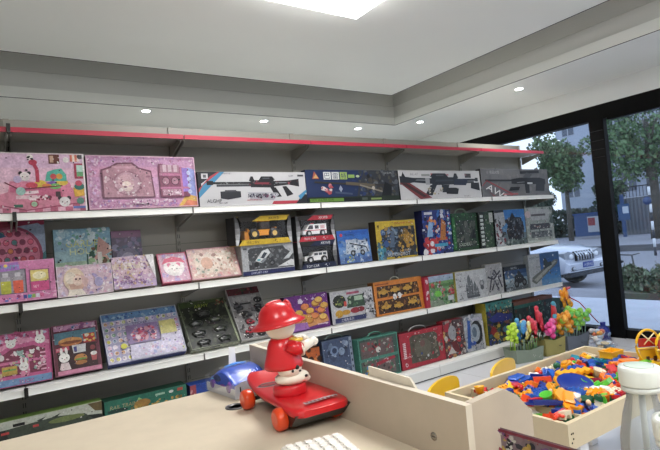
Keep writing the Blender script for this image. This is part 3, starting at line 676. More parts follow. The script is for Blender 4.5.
def art(a):
    a.grad(0, 0, 1, 1, ['4a6aa8', '5a84c0', '6a94cc', '3f78c8', '2f6cc0', '2a62b8']); a.S(131, 60, .05, 0, .95, .7, .07, ['8aa8d0', '3a5a90', 'b8c8e0', '6a8ab8']); a.P([(.2, .28), (.26, .72), (.92, .66), (.95, .30)], 'b8c4d4'); a.S(132, 40, .24, .32, .92, .66, .05, ['e6eaee', '8090a8', '5a6a80', 'd0d8e0', '30405c'])
    a.C(.42, .3, .09, '23282f'); a.C(.42, .3, .045, 'a0a8b0'); a.C(.72, .3, .09, '23282f'); a.C(.72, .3, .045, 'a0a8b0'); a.line([(.35, .6), (.85, .46), (.9, .3)], .04, '2c3440'); a.C(.12, .86, .05, 'd03a48'); a.T('TECHNIC', .2, .82, .07, '20304a'); a.R(.34, .9, .95, .96, '1f58b0'); a.S(133, 12, .2, .05, .45, .2, .05, ['b0b860', '7090b0'])
tbox('building_brick_truck_box', 'blue building set box with a grey printed truck, beside the white jeep box', 2, [2.175, .054, 2.496, .054, .274, .1], .06, art, '2b3f78', cols=dict(l='4a4a6a'))
ROBO = ['3b4a5c', '56687c', '20242c', '8090a0', 'a8884a', '6a5a3a', '2c3440', '70604a']
def art(a):
    a.R(0, 0, 1, 1, 'd2b32c'); a.P([(.16, .05), (.12, .72), (.24, .84), (.97, .84), (.97, .04)], '34383e'); a.S(141, 120, .14, .06, .95, .80, .08, ROBO)
    a.S(142, 40, .14, .1, .5, .8, .08, ['4a6078', '7a90a8', '2a3444', '3a5a90']); a.S(143, 40, .56, .16, .9, .72, .07, ['c0902c', '8a6a20', '2c2820', 'd8a83c', '4a3c24']); a.E(.74, .52, .08, .16, 'b4882c'); a.E(.74, .68, .05, .07, '8c6a28'); a.P([(.3, .3), (.36, .74), (.44, .7), (.42, .3)], '5a6c84')
    a.P([(.03, .9), (.08, .9), (.055, .78)], '4a3c14'); a.T('TRANSFORM ROBOT', .45, .9, .05, 'b0402c'); a.T('AUTOROBOT', .22, .06, .09, 'd8dce0'); a.R(.0, 0, .14, .3, '55a0c0'); a.S(144, 20, 0, 0, .2, .5, .06, ['4a6a7c', '3a8090', '8fb0a0', '2a4a40'])
tbox('robot_toy_box', 'yellow-framed window box of printed gold and steel robots on the second shelf', 2, [2.578, .08, 3.03, .08, .328, 0.01], .09, art, '4a3a1c', cols=dict(l='3c3226', t='c8a828'))
def art(a):
    a.R(0, 0, 1, 1, '273a86'); a.S(151, 120, .0, .02, 1, .98, .06, ['2a50b0', '1c2860', 'c23a40', 'd8dce8', '3a78c8', 'e89040', '5a6ab0', '14183c']); a.S(152, 40, .0, .02, .5, .35, .07, ['c8343c', 'a02430', 'e8e8f0', 'd84a44']); a.E(.28, .24, .15, .12, 'c8303a'); a.E(.26, .24, .07, .06, 'e8e4e8'); a.P([(.55, .3), (.66, .8), (.8, .7), (.76, .3)], 'c07838'); a.P([(.1, .4), (.2, .75), (.34, .7), (.3, .4)], '8ab0dc')
    a.R(.34, .16, .82, .23, '3fa0c8'); a.T('SUPER', .42, .10, .06, 'f0f0f4'); a.R(.06, .9, .34, .96, 'd8dce8'); a.R(.82, 0, 1, 1, '20306c'); a.S(153, 30, .84, .02, .99, .95, .05, ['3a5ac0', 'd0d8e8', 'c8404c', '4a90a0'])
tbox('robot_toy_box', 'deep blue and red robot box, tallest on the second shelf', 2, [3.107, .064, 3.46, .063, .4, 0.0], .1, art, '20285c', cols=dict(l='1e2456'))
def art(a):
    a.R(0, 0, 1, 1, '264a2c'); a.R(.16, .08, .9, .8, '2c3430'); a.S(161, 70, .18, .1, .88, .78, .07, ['3a443e', '20262a', '52584e', '2c4a34', '6a6c60']); a.P([(.45, .2), (.42, .6), (.5, .76), (.62, .74), (.64, .2)], '50564e'); a.E(.53, .72, .07, .07, '6a6c62'); a.P([(.72, .3), (.86, .6), (.9, .3)], '15181a'); a.T('SOLDIER', .2, .12, .08, 'd8e0d0'); a.S(162, 30, 0, .84, 1, 1, .04, ['2f6034', '1c3820', '3a7040']); a.R(0, .05, .1, .9, '2f7a3a'); a.S(163, 12, .01, .1, .09, .8, .02, ['b0d0a0'])
o_, w_, h_ = tbox('toy_soldier_box', 'dark green window box with soldier print and arched cord handle', 2, [3.5, .084, 3.852, .085, .357, 0.0], .08, art, '2c6a36')
handle(o_, w_, h_, .08, '9ab09a', .08, .05)
def art(a):
    a.R(0, 0, 1, 1, '2c4a34'); a.S(171, 70, .3, .0, 1, 1, .05, ['3a5a3c', '1e3022', '5a7050', '44603c', '6a7a64']); a.R(0, 0, .34, 1, '1c2420')
    for k in range(8): a.R(.06, .08 + k * .11, .28, .15 + k * .11, 'd4dcd4')
    a.R(.72, .7, 1, .97, 'c8ccc4')
tbox('toy_soldier_box', 'narrow green camouflage box with white upright lettering on its edge', 2, [3.862, .065, 4.065, .065, .355, 0.0], .07, art, '1c2420')
def art(a):
    a.grad(0, 0, 1, 1, ['5a6a6c', '6a7c84', '6a98c4', '4a90d0', '3a88d4', '2f7cc8']); a.P([(0, 0), (0, 1), (.3, 1), (.34, .6), (.2, .5), (.3, 0)], 'b4b8bc'); a.S(181, 50, .0, .05, .3, .8, .06, ['d0d4d6', '8a9094', '5a6064', '7a2c3c', '2c3036']); a.P([(0, .92), (.3, .94), (.3, 1), (0, 1)], '23262c')
    a.P([(.38, .2), (.36, .46), (.46, .72), (.58, .92), (.66, .78), (.86, .76), (.94, .5), (.9, .22), (.74, .12)], '20242c'); a.S(182, 90, .36, .16, .92, .72, .07, ['14161c', '3a3e48', '545a66', '2a2e38', '7a7e88', '4a3a34']); a.S(183, 30, .3, .0, 1, .16, .05, ['7a8a84', 'a0aca8', '54605a', '3a4844'])
tbox('robot_toy_box', 'sky-blue box with a bulky black robot and white left band', 2, [4.08, .053, 4.564, .053, .364, 0.0], .08, art, '23262e', cols=dict(l='15161a'))
def art(a):
    a.R(0, 0, 1, 1, 'a8b0a8'); a.S(191, 100, 0, .03, 1, .97, .05, ['c4ccc2', '7c8880', 'dcded8', '9a8088', '5c6a64', 'b4a8a4']); a.P([(.22, .62), (.1, .98), (.85, .92), (.92, .8), (.80, .62)], 'c0c2c2'); a.R(.2, .74, .72, .8, '5a5458'); a.P([(.84, .56), (.98, .84), (1, .5), (.9, .5)], '4a5c58')
    a.R(.12, .36, .84, .52, '3c3c44'); a.S(192, 24, .14, .38, .82, .5, .03, ['a06a60', 'c8c0b8', '60606a']); a.R(.14, .12, .9, .30, '5e666a'); a.S(193, 30, .16, .14, .88, .28, .04, ['d8d8d2', '2c3034', '9aa0a0']); a.E(.08, .8, .1, .1, 'e0c8c8'); a.R(0, .0, 1, .05, 'c0c8c0')
tbox('vehicle_set_box', 'grey-white box of small vehicles with cut-out top corner, last on the second shelf', 2, [4.583, .054, 5.07, .054, .375, .02], .08, art, '8a9490')

# ---- third shelf
def art(a):
    a.R(0, 0, 1, 1, 'd8689c'); a.R(0, 0, 1, .14, '7aa0cc'); a.T('SHOP', .4, .03, .07, 'c04a8c'); a.S(201, 50, 0, .78, 1, 1, .04, ['a83a6c', '7a2a5c', 'f0b0cc', 'c8cce8']); a.P([(.0, .62), (.3, .78), (.7, .8), (1, .70), (1, .78), (.5, .9), (0, .74)], 'f0a0c0')
    a.P([(.05, .2), (.05, .56), (.3, .70), (.7, .72), (.9, .62), (.9, .2)], '8a3c58'); a.R(.05, .42, .92, .47, 'e07aa8'); a.R(.55, .2, .6, .62, 'e07aa8'); a.S(202, 50, .08, .22, .88, .66, .045, ['f0d8e0', 'c05a84', '90b0a8', 'e8b0c0', 'd0c0a0', 'f6eef0'])
    a.R(.12, .22, .38, .38, 'c8a850'); a.R(.14, .3, .36, .33, '7ab060'); head(a, .5, .34, .08, long=True); head(a, .3, .80, .08); head(a, .82, .82, .09, long=True); a.R(.44, .16, .58, .26, 'e890b0'); head(a, .45, .6, .05, 'a8c8c0', 'a8c8c0'); head(a, .66, .6, .04)
    for k in range(5): a.R(.8, .22 + k * .08, .9, .25 + k * .08, 'f0b0c8')
    a.frame(.015, 'b8487c')
tbox('dollhouse_box', 'hot pink toy shop playset box with blue foot band, leftmost on the third shelf', 3, [-.136, .07, .138, .07, .3, .2], .06, art, '8a3a60')
def art(a):
    a.R(0, 0, 1, 1, '6a2c40'); a.R(.05, .88, .95, .98, 'c890b4'); a.S(211, 20, .05, .86, .95, .98, .04, ['8a4a80', 'e8b8d0', '6a8ac0']); a.P([(.05, .62), (.05, .84), (.95, .86), (.95, .62)], '5a8a9c'); a.E(.38, .64, .26, .09, 'c87a3c'); a.E(.38, .67, .25, .05, 'e0a058'); a.E(.4, .63, .22, .03, '8a4a28'); a.R(.66, .58, .92, .76, 'c0342c'); a.S(212, 10, .68, .6, .9, .74, .04, ['e8c060', 'e8e0d0'])
    a.R(.08, .08, .92, .56, '3a1c20'); a.P([(.06, .46), (.34, .48), (.34, .56), (.06, .54)], 'c84a68'); a.T('BURGER', .08, .49, .035, 'f4dce0'); a.P([(.42, .4), (.40, .56), (.70, .56), (.68, .4)], 'd8d8dc'); a.P([(.44, .42), (.43, .52), (.50, .54), (.5, .42)], '4a4a90'); a.E(.56, .28, .14, .09, 'c88848'); a.E(.56, .24, .14, .03, '7a3a1c'); a.E(.56, .2, .13, .04, 'b0743c'); a.E(.56, .27, .13, .02, '6a9a4a')
    head(a, .22, .34, .095, long=True); a.P([(.1, .1), (.14, .24), (.30, .24), (.34, .1)], 'f2dde0'); a.P([(.8, .2), (.78, .36), (.92, .38), (.9, .2)], 'c05a5c'); a.E(.85, .34, .07, .04, 'f0ece8'); a.R(.06, 0, 1, .09, 'd88aa8'); a.E(.84, .46, .06, .05, '8a3a40'); a.frame(.012, '9a5a70')
tbox('toy_food_box', 'dark window box with toy burger and white rabbit print, beside the hot pink shop set', 3, [.15, .07, .40, .07, .315, .36], .05, art, '3c1c28')
def art(a):
    a.R(0, 0, 1, 1, 'c0bade'); a.R(0, .86, 1, 1, '6a94c0'); a.S(221, 40, .02, .88, .98, .98, .03, ['4a6aa8', 'a8c8e0', '3a5a90'])
    r = random.Random(9); pal = ['f0c8dc', 'd8e088', 'a8c8e8', 'f6e8f2', 'e898b8', '9a90d0', 'f2b880', 'e8e060', 'd0c0ec', '90c0a0']
    for i in range(13):
        for j in range(7):
            u = .05 + i * .076; v = .08 + j * .12
            if .28 < u < .74 and .30 < v < .68: continue
            c = r.choice(pal); a.E(u + r.uniform(-.01, .01), v, .03, .045, 'f8f2fa', 9); a.E(u, v, .023, .036, c, 9); a.S(i * 9 + j, 3, u - .012, v - .02, u + .012, v + .02, .018, ['5a4a70', 'f8f0f8', c])
    a.R(.28, .32, .70, .70, 'a088b8'); a.S(222, 70, .34, .36, .66, .62, .05, ['d84a70', 'e88aa8', 'f6dce6', '6a4a80', 'e0a0b0', 'b03a5c']); a.T('STICKER', .38, .70, .05, '4a3a6c'); a.R(.72, .42, .94, .70, 'e6dc8c'); a.C(.22, .3, .055, 'dcd84a'); a.P([(.28, .02), (.95, .02), (.99, .4), (.72, .42), (.7, .3), (.3, .3)], 'dcd4ee'); a.S(223, 60, .3, .04, .96, .3, .03, ['f2eaf8', 'c0a8dc', 'e8b8d0', 'b0b8e8']); a.frame(.012, 'dfe4f4')
tbox('sticker_set_box', 'wide lilac box covered in small round cartoon stickers, leaning back on the third shelf', 3, [.432, .06, .905, .06, .365, .6], .05, art, '3f4a84', cols=dict(r='d4d0e8'))
def art(a):
    a.R(0, 0, 1, 1, '23281e'); a.S(231, 140, 0, .0, 1, 1, .06, ['2f3626', '171a15', '3c4430', '454a38', '20261f']); a.P([(0, .86), (.9, .94), (1, 1), (0, 1)], '3c4a24'); a.T('ARMY', .3, .84, .07, '9cb03a', slant=.2); a.S(232, 16, .78, .86, .96, .96, .03, ['8a3a2c', '8a8a6a'])
    for (u, v) in ((.25, .52), (.62, .52), (.27, .3), (.68, .3), (.3, .1), (.7, .1), (.45, .68)): a.E(u, v, .16, .085, '0f110e'); a.E(u, v + .02, .1, .04, '343a2a'); a.S(int(u * 99), 4, u - .1, v - .02, u + .1, v + .03, .012, ['8a9080', 'a8ac9c'])
    a.line([(.99, .0), (.99, .85)], .03, 'a8b090'); a.frame(.012, '7c8468')
o_, w_, h_ = tbox('army_vehicle_blister', 'dark green set of military toy cars under clear plastic, leaning on the third shelf', 3, [.935, .04, 1.27, .04, .40, .7], .04, art, 'b4b8a4')
def art(a):
    a.R(0, 0, 1, 1, '8c8a8a'); a.R(0, .86, 1, 1, '5a2028'); a.S(241, 20, .1, .88, .9, .97, .03, ['3a4a2c', '8a3a3c', '2c2c2c']); a.R(.12, .72, .85, .83, 'a6a4a4'); a.R(.3, .66, .62, .69, '2c2c2e'); a.S(242, 60, .04, .02, .96, .72, .05, ['a8a6a6', '6c6a6c', '4a484a', 'c0bebe', '343234'])
    for (u, v, c) in ((.2, .62, '6a6a6e'), (.85, .72, '2a2a2c'), (.35, .48, '2e2e30'), (.80, .52, '1a1a1c'), (.40, .32, '8a2434'), (.72, .34, '5c2430'), (.4, .18, '9c2438'), (.25, .08, '2c1a20'), (.62, .08, '26262a'), (.86, .12, 'b0a040')): a.E(u, v, .13, .06, '1c1c1e'); a.E(u, v + .015, .1, .04, c); a.S(int(u * 77 + v * 30), 3, u - .08, v - .02, u + .08, v + .03, .014, ['e8e8e8'])
    a.frame(.012, 'b8b6b4')
o2, w2, h2 = tbox('racing_car_blister', 'grey card of small black and red toy cars leaning beside the dark military set', 3, [1.292, .055, 1.552, .055, .44, .6], .04, art, 'c8c6c0')
def blister_cars(o, w, h, spots, L):
    for u, v, c in spots:
        b = MB(); b.ell((0, -.004, 0), (L, .010, L * .42), c, 12, 7, power=.8); b.ell((-.1 * L, -.010, L * .12), (L * .5, .008, L * .26), '0c0e10', 10, 6)
        for s in (-1, 1): b.ell((s * L * .55, -.010, -L * .36), (L * .2, .006, L * .2), '08080a', 8, 5)
        b.build('toy_car', 'plastic', o, loc=(u * w, -.002, v * h))
blister_cars(o_, w_, h_, [(.24, .52, '20261c'), (.66, .55, '2c3422'), (.24, .31, '151a14'), (.70, .33, '262c20'), (.28, .11, '0f1210'), (.72, .12, '1c2218'), (.46, .71, '181c16')], .048)
blister_cars(o2, w2, h2, [(.24, .60, '2a2a2e'), (.80, .60, '111114'), (.42, .45, '232326'), (.42, .30, '8c1c2c'), (.78, .38, '4c1c26'), (.30, .14, '9c1c2c'), (.62, .10, '1a1a1e'), (.86, .17, 'a89a2c')], .033)
def art(a):
    a.R(0, 0, 1, 1, '6c2c80'); a.S(251, 30, 0, .5, 1, 1, .06, ['5c2470', '7c3a92', '642a78']); a.S(252, 30, .3, .84, .95, .97, .025, ['e8d8f0', 'b890c8']); a.P([(.1, .1), (.2, .5), (.95, .34), (.98, .16), (.5, .08)], 'd8985c')
    for (u, v) in ((.15, .34), (.3, .5), (.45, .66), (.56, .52), (.7, .72), (.82, .5), (.9, .62), (.4, .36), (.66, .36), (.85, .3), (.25, .28), (.52, .26), (.78, .8)): a.E(u, v, .1, .1, 'a8682c'); a.E(u, v + .02, .085, .075, random.Random(int(u * 99)).choice(['e0b04c', 'd89a3c', 'ecc060', 'e88a50']))
    a.S(253, 24, .1, .2, .95, .7, .03, ['f0d890', 'c87030', 'd86a50', '8a4a20']); a.P([(.1, .02), (.5, .03), (.46, .22), (.2, .24)], 'a06ab4'); a.R(.70, .1, .95, .13, 'e0c0d8'); a.P([(.30, .86), (.36, .92), (.42, .82), (.38, .76), (.30, .78)], 'e6d8ec')
tbox('toy_food_box', 'purple box printed with golden toy chicken nuggets, right behind the firefighter toy', 3, [1.667, .08, 2.045, .077, .27, .07], .06, art, '4a1c58', cols=dict(r='2c1038'))
def art(a):
    a.R(0, 0, 1, 1, 'c4c4c8'); a.S(261, 40, .02, .5, .98, .98, .05, ['d2d2d6', 'b0b0b6', 'dcdcde']); a.E(.2, .68, .15, .2, '2c3028'); a.S(262, 12, .1, .56, .3, .8, .05, ['7a8a4a', 'b0b060', '4a5a3a']); a.R(.38, .86, .68, .93, 'b0506c'); a.P([(.36, .44), (.42, .8), (.78, .82), (.8, .44)], '3a5040'); a.S(263, 20, .4, .48, .76, .78, .06, ['4a6a4c', '2c3c30', '6a8a64', '9ab090']); a.R(.55, .64, .75, .78, 'b4ccb0'); a.R(.3, .5, .36, .66, 'cc4a3c')
    a.E(.17, .3, .09, .12, 'd0a030'); a.E(.33, .32, .1, .08, 'c89430'); a.E(.55, .34, .12, .09, 'a02c38'); a.E(.68, .35, .09, .08, '8c2430'); a.S(264, 60, .78, .1, 1, .9, .06, ['e4e4e6', '3a3a40', '8a8a90', 'b8b8bc', '54545c']); a.R(.06, .03, .78, .17, '353c6a'); a.T('工程车系列', .2, .05, .09, 'dfe0ea'); a.frame(.015, 'd6d6da')
tbox('toy_truck_set_box', 'white boxed set of toy trucks with navy lettering band, beside the purple food box', 3, [2.068, .077, 2.485, .073, .258, .06], .07, art, '2c1f3c', cols=dict(t='b8b8bc'))
def art(a):
    a.R(0, 0, 1, 1, 'e0862a'); a.P([(.05, .52), (.06, .86), (.92, .86), (.94, .52)], '4a2e18'); a.P([(.05, .05), (.05, .44), (.92, .46), (.95, .05)], '4a2e18'); a.S(271, 60, .07, .55, .9, .83, .05, ['8a5a24', 'c89a40', '2a1c14', 'a8742c', '6a4a28']); a.S(272, 60, .07, .08, .9, .42, .05, ['8a5a24', 'c89a40', '2a1c14', 'b8882c', '6a4a28'])
    for u, v in ((.18, .68), (.42, .7), (.68, .7), (.2, .24), (.46, .22), (.76, .26)): a.E(u, v, .1, .07, 'd0a03c'); a.C(u - .05, v - .08, .045, '1a1614'); a.C(u + .06, v - .08, .045, '1a1614'); a.R(u - .03, v + .03, u + .04, v + .11, 'b88a30')
    a.E(.40, .50, .04, .09, 'f0ece6'); a.E(.50, .52, .04, .09, 'f0ece6'); a.S(273, 8, .34, .44, .56, .56, .03, ['f0ece6', '2c2c2c']); a.R(.02, .90, .3, .94, 'a85a1c'); a.frame(.02, 'e8942f')
o_, w_, h_ = tbox('construction_truck_box', 'orange two-window box of yellow construction trucks with carry handle', 3, [2.497, .062, 3.029, .059, .285, .06], .08, art, '9a5a20', cols=dict(t='e0963c'))
handle(o_, w_, h_, .08, 'dcdcd0', .05, .03)
def art(a):
    a.R(0, 0, 1, 1, '6f9a6c'); a.grad(0, .6, 1, 1, ['5c8a50', '7aa468', 'a0b4c8', 'a8b8d0']); a.S(281, 60, 0, .0, 1, .6, .07, ['4a8a3c', '8ab860', '3a6a34', 'b0c890', 'a8a89a', '2f5230']); a.S(282, 24, .5, .3, 1, .6, .06, ['b83a44', 'd86a70', '8a2c34']); a.S(283, 16, .1, .6, .5, .8, .06, ['c84a50', 'd8d8d8', '7a5a4a']); a.E(.35, .4, .14, .1, '7acc4c'); a.R(.72, .12, .95, .28, 'c8ccd0'); a.P([(0, .0), (.6, .0), (.5, .18), (0, .22)], '8a9a84')
tbox('building_brick_farm_box', 'green farm building set box with a bright red side panel', 3, [3.078, .041, 3.405, .042, .27, .0], .1, art, 'b02238', cols=dict(l='b4233c'))
b = MB(); b.box(0, 0, 0, .052, .1, .268, 'b4233c'); a = Art(b, .052, .268); a.S(284, 6, .3, .2, .7, .95, .05, ['e8d0d4']); a.R(.25, .82, .75, .92, 'e0c0c4')
tag(b.build('building_brick_farm_box', 'card', loc=(3.034, .036, S3 + .001)), 'slim bright red box edge between the orange truck box and the farm set', 'boxed toy', BG[3])
def art(a):
    a.R(0, 0, 1, 1, 'c6c8ca'); a.S(291, 14, .03, .1, .2, .9, .03, ['5a5a5e', '8a8a8e']); a.T('CASTLE', .04, .88, .06, '3a3a40')
    for (u, w, v) in ((.42, .1, .88), (.34, .06, .6), (.5, .08, .72), (.60, .1, .62), (.68, .07, .45)): a.P([(u - w / 2, .1), (u - w / 2, v - .14), (u, v), (u + w / 2, v - .14), (u + w / 2, .1)], '6e7276'); a.S(int(u * 50), 9, u - w / 2, .15, u + w / 2, v - .15, .025, ['c8caca', '3a3c40', '9a9ca0'])
    a.R(.32, .06, .74, .14, '54585c'); a.C(.84, .5, .13, '808488'); a.C(.84, .5, .08, 'b4b6b8'); a.C(.84, .36, .09, '5c6064'); a.C(.84, .7, .1, 'd8dadc'); a.R(.06, .06, .2, .1, '88888c'); a.frame(.015, 'd6d8da')
tbox('building_brick_castle_box', 'white building set box with a grey printed castle, mid third shelf', 3, [3.417, .024, 3.835, .023, .273, .02], .06, art, '9a9ca0', cols=dict(l='b0a850', t='d4c880'))
def art(a):
    a.R(0, 0, 1, 1, 'b2b2b2'); a.S(301, 30, 0, 0, 1, 1, .05, ['c2c2c0', 'a2a2a4', 'cccccc'], 'dot')
    for pts in ([(.15, .1), (.3, .5), (.5, .8)], [(.5, .8), (.75, .5), (.9, .2)], [(.1, .6), (.45, .5), (.85, .75)], [(.3, .15), (.5, .45), (.7, .1)]): a.line(pts, .06, '3c3c48')
    a.S(302, 26, .1, .1, .9, .85, .05, ['30303c', '6a6a78', '8a8a94', 'dcdcdc', '4a4460'])
tbox('model_kit_box', 'pale grey box with purple-black stick robots, beside the castle set', 3, [3.863, .05, 4.118, .05, .3, .0], .05, art, '8a8a86', cols=dict(t='b4a890'))
def art(a):
    a.grad(0, 0, 1, 1, ['5a6468', '8a9ca4', '9ab4c4', '4a6c94', '2c4c7c', '202830']); a.S(311, 50, 0, 0, .4, .8, .06, ['c8ccce', '5a6064', '9aa0a4', '2c3034']); a.E(.62, .45, .22, .2, '23272c'); a.C(.48, .26, .16, '191b1f'); a.C(.48, .26, .08, '6a6e72'); a.C(.84, .28, .16, '191b1f'); a.C(.84, .28, .08, '6a6e72'); a.P([(.5, .5), (.6, .8), (.72, .7), (.76, .4)], '30343a'); a.T('MOTO', .3, .86, .09, 'c8ccd0')
tbox('building_brick_motorbike_box', 'dark blue-grey motorbike building set box, next to the ship model box', 3, [4.145, .042, 4.497, .04, .25, .04], .06, art, '2c3036')
def art(a):
    a.R(0, 0, 1, 1, '2f72b4'); a.grad(.36, 0, 1, 1, ['5a90c0', '3c84c4', '2c78c0', '2468b0', '1f5a9c', '2a5a90']); a.R(0, 0, .36, 1, 'b8bcc0'); a.T('MODEL SHIP', .05, .86, .06, '4a5a7a'); a.P([(.06, .18), (.18, .08), (.92, .62), (.95, .74), (.84, .76), (.08, .3)], '6c706c'); a.P([(.12, .22), (.2, .14), (.9, .68), (.84, .72)], 'a8aaa0'); a.P([(.46, .5), (.48, .8), (.54, .86), (.62, .7), (.72, .72), (.74, .6)], '2c3a3c'); a.S(321, 30, .2, .2, .85, .65, .03, ['4a4e4a', 'c8c8c0', '8a8c84'])
    a.C(.8, .9, .03, 'd8e4f0')
tbox('model_ship_box', 'white and bright blue model warship box, last on the third shelf', 3, [4.507, .02, 5.056, .02, .339, .01], .06, art, '1c4a80', cols=dict(l='8a9298'))

# ---- bottom shelf
def art(a):
    a.R(0, 0, 1, 1, 'd86a24'); a.S(331, 20, .0, .0, 1, 1, .1, ['3a2418', 'e8883c', '5a3420']); a.C(.7, .6, .12, 'c0301c')
tbox('toy_truck_set_box', 'small orange box peeking over the counter partition beside the firefighter toy', 4, [1.70, .05, 1.915, .05, .335, .03], .08, art, 'a85a20')
def casebox(pal, rim, face):
    def art(a):
        a.R(0, 0, 1, 1, face)
        for i, (u0, v0, u1, v1) in enumerate(((.06, .52, .46, .92), (.5, .52, .88, .92), (.06, .08, .42, .46), (.46, .08, .88, .46))): a.R(u0, v0, u1, v1, pal[0]); a.S(len(pal) * 10 + i, 16, u0 + .02, v0 + .02, u1 - .02, v1 - .02, .06, pal)
        a.frame(.03, rim)
    return art
def art(a):
    casebox(['4a5878', '6a7c98', '8494b0', '2c3850', 'a0b0c8', '3c4864'], '5c6c88', '4f5f80')(a); a.C(.38, .76, .1, '7c90b0'); a.C(.38, .76, .06, '2c3a58'); a.C(.62, .72, .08, '8ca0bc'); a.R(.9, .02, .99, .98, '9aa8bc')
    for k in range(7): a.R(.925, .08 + k * .13, .965, .13 + k * .13, '2c3850')
o_, w_, h_ = tbox('toy_tool_case', 'blue-grey clear plastic toy case with arched handle, third from the counter end', 4, [1.93, .02, 2.205, .018, .371, .07], .08, art, '46587c'); handle(o_, w_, h_, .08, '90a8a0', .08, .035)
def art(a):
    casebox(['6a5a58', '8a4a4c', '4a6a54', '3a3430', 'b0a8a0', '7a8a74', 'a03840'], '4f9480', '3c5a50')(a); a.R(0, .46, 1, .53, '4c8a78'); a.S(341, 14, .1, .1, .3, .3, .08, ['d0b030', '3a4aa0', '4a8ac0']); a.P([(.4, .3), (.9, .4), (.86, .46), (.4, .38)], 'a8283c'); a.E(.48, .68, .06, .07, 'd8d4cc')
o_, w_, h_ = tbox('toy_vehicle_case', 'teal-rimmed clear case of small toy vehicles beside the bright red case', 4, [2.222, -.028, 2.625, -.03, .335, .05], .08, art, '4a8878'); handle(o_, w_, h_, .08, '5aa088', .07, .035)
def art(a):
    a.R(0, 0, 1, 1, 'b42436'); a.P([(.22, .12), (.22, .84), (.3, .9), (.80, .88), (.86, .8), (.88, .16), (.8, .1)], '5a5448'); a.S(351, 60, .25, .15, .84, .84, .06, ['6a6454', '7c7866', '4c4a3c', '8a8674', '5a604a', '6c4c44']); a.E(.5, .5, .2, .26, '6c6858'); a.C(.5, .62, .1, '7c5a54'); a.C(.46, .34, .04, '3a4a80'); a.C(.6, .24, .04, 'c8ccc8'); a.S(352, 24, .7, .2, .96, .8, .06, ['8a8474', '5a5a54', 'a89a8a', 'b03040'])
    a.T('SUPER TOY', .04, .3, .05, 'f0e0e0'); a.R(.05, .28, .13, .74, 'b42436')
    for k in range(9): a.R(.06, .3 + k * .05, .12, .335 + k * .05, 'ecd8d8')
    a.C(.1, .12, .05, 'e8dce0'); a.C(.1, .12, .03, 'b42436'); a.S(353, 12, .3, .92, .9, .98, .03, ['d86a70', '8a1c2c', 'e8b0b0']); a.frame(.02, 'c83044')
o_, w_, h_ = tbox('toy_creature_case', 'bright red framed window case with a carry handle on the bottom shelf', 4, [2.66, -.01, 3.165, -.01, .3, .05], .09, art, '8c1c2c'); handle(o_, w_, h_, .09, 'c8c8c4', .1, .04)
def art(a):
    a.R(0, 0, 1, 1, '5a4446'); a.S(361, 110, 0, .0, 1, 1, .07, ['8a5a50', 'a89890', '3a2c30', 'c03a3c', '70808c', '4a3438', 'd0c8c0', '6c2c30', 'c89a60']); a.E(.4, .66, .2, .2, 'a8a8ac'); a.P([(.3, .1), (.35, .4), (.6, .45), (.7, .1)], '742a2c'); a.P([(.1, .1), (.3, .3), (.5, .1)], 'd8d0cc'); a.P([(0, .9), (.3, .96), (.2, .7), (0, .72)], 'b02c3c')
tbox('action_figure_box', 'brown and red superhero figure box squeezed beside the bright red case', 4, [3.173, -.012, 3.425, -.012, .326, .03], .08, art, '9a2430')
def art(a):
    a.R(0, 0, 1, 1, 'b8bac0'); a.S(371, 60, 0, 0, 1, 1, .06, ['ccced4', '8a9098', '9098a8', 'dcdee4', '6a7080']); a.E(.6, .5, .32, .34, '24282e'); a.E(.52, .5, .26, .26, 'a8b4c0'); a.E(.5, .52, .12, .15, '6a7c90'); a.P([(.06, .1), (.2, .9), (.34, .86), (.24, .1)], '2f5cac'); a.R(.44, .84, .9, .92, 'c0c0d4'); a.E(.36, .22, .16, .06, '3458b0'); a.R(.9, .0, 1, .8, 'd8d8d8')
tbox('spinning_top_box', 'white box with a black ring and blue launcher print on the bottom shelf', 4, [3.437, -.014, 3.697, -.014, .325, .05], .08, art, 'a8aab0')
def art(a):
    a.R(0, 0, 1, 1, '34484c'); a.R(0, .8, 1, 1, '3c8a84'); a.S(381, 30, .1, .82, 1, .96, .04, ['2c5a58', 'b8c0a0', '6a4a3c', '8ac0b0']); a.S(382, 120, .02, .02, .98, .8, .07, ['2c3a44', '6c2c38', '2f3c80', '4a6a5c', 'a08a3c', '3c6c84', '241c24', '8a5a54', 'c8b040']); a.P([(.05, .62), (.4, .74), (.9, .62), (.8, .5), (.2, .52)], '2f3c8c'); a.E(.2, .32, .1, .1, 'a03438'); a.E(.3, .2, .1, .08, 'c8a83c'); a.E(.66, .3, .12, .08, '5a90a4')
tbox('building_brick_set_box', 'teal and dark multicoloured building set box with a yellow side, behind the toy wands', 4, [3.78, .015, 4.175, .012, .402, .01], .13, art, 'c0b43c', cols=dict(l='cabb44', t='3c7a74'))
def art(a):
    a.R(0, 0, 1, 1, '2c3c3e'); a.S(391, 150, .0, .0, 1, .86, .06, ['24343a', '3c5458', '4a6c6c', '5a3a38', '1c2428', '6c8a84', '385c50']); a.R(0, .9, 1, 1, '7a4a3c'); a.R(0, .8, .7, .9, '2c6c64')
tbox('building_brick_set_box', 'dark teal building set box mostly hidden behind the toy wands', 4, [4.195, .008, 4.836, .0, .358, .03], .12, art, '2a3a3a', cols=dict(t='a0583c'))
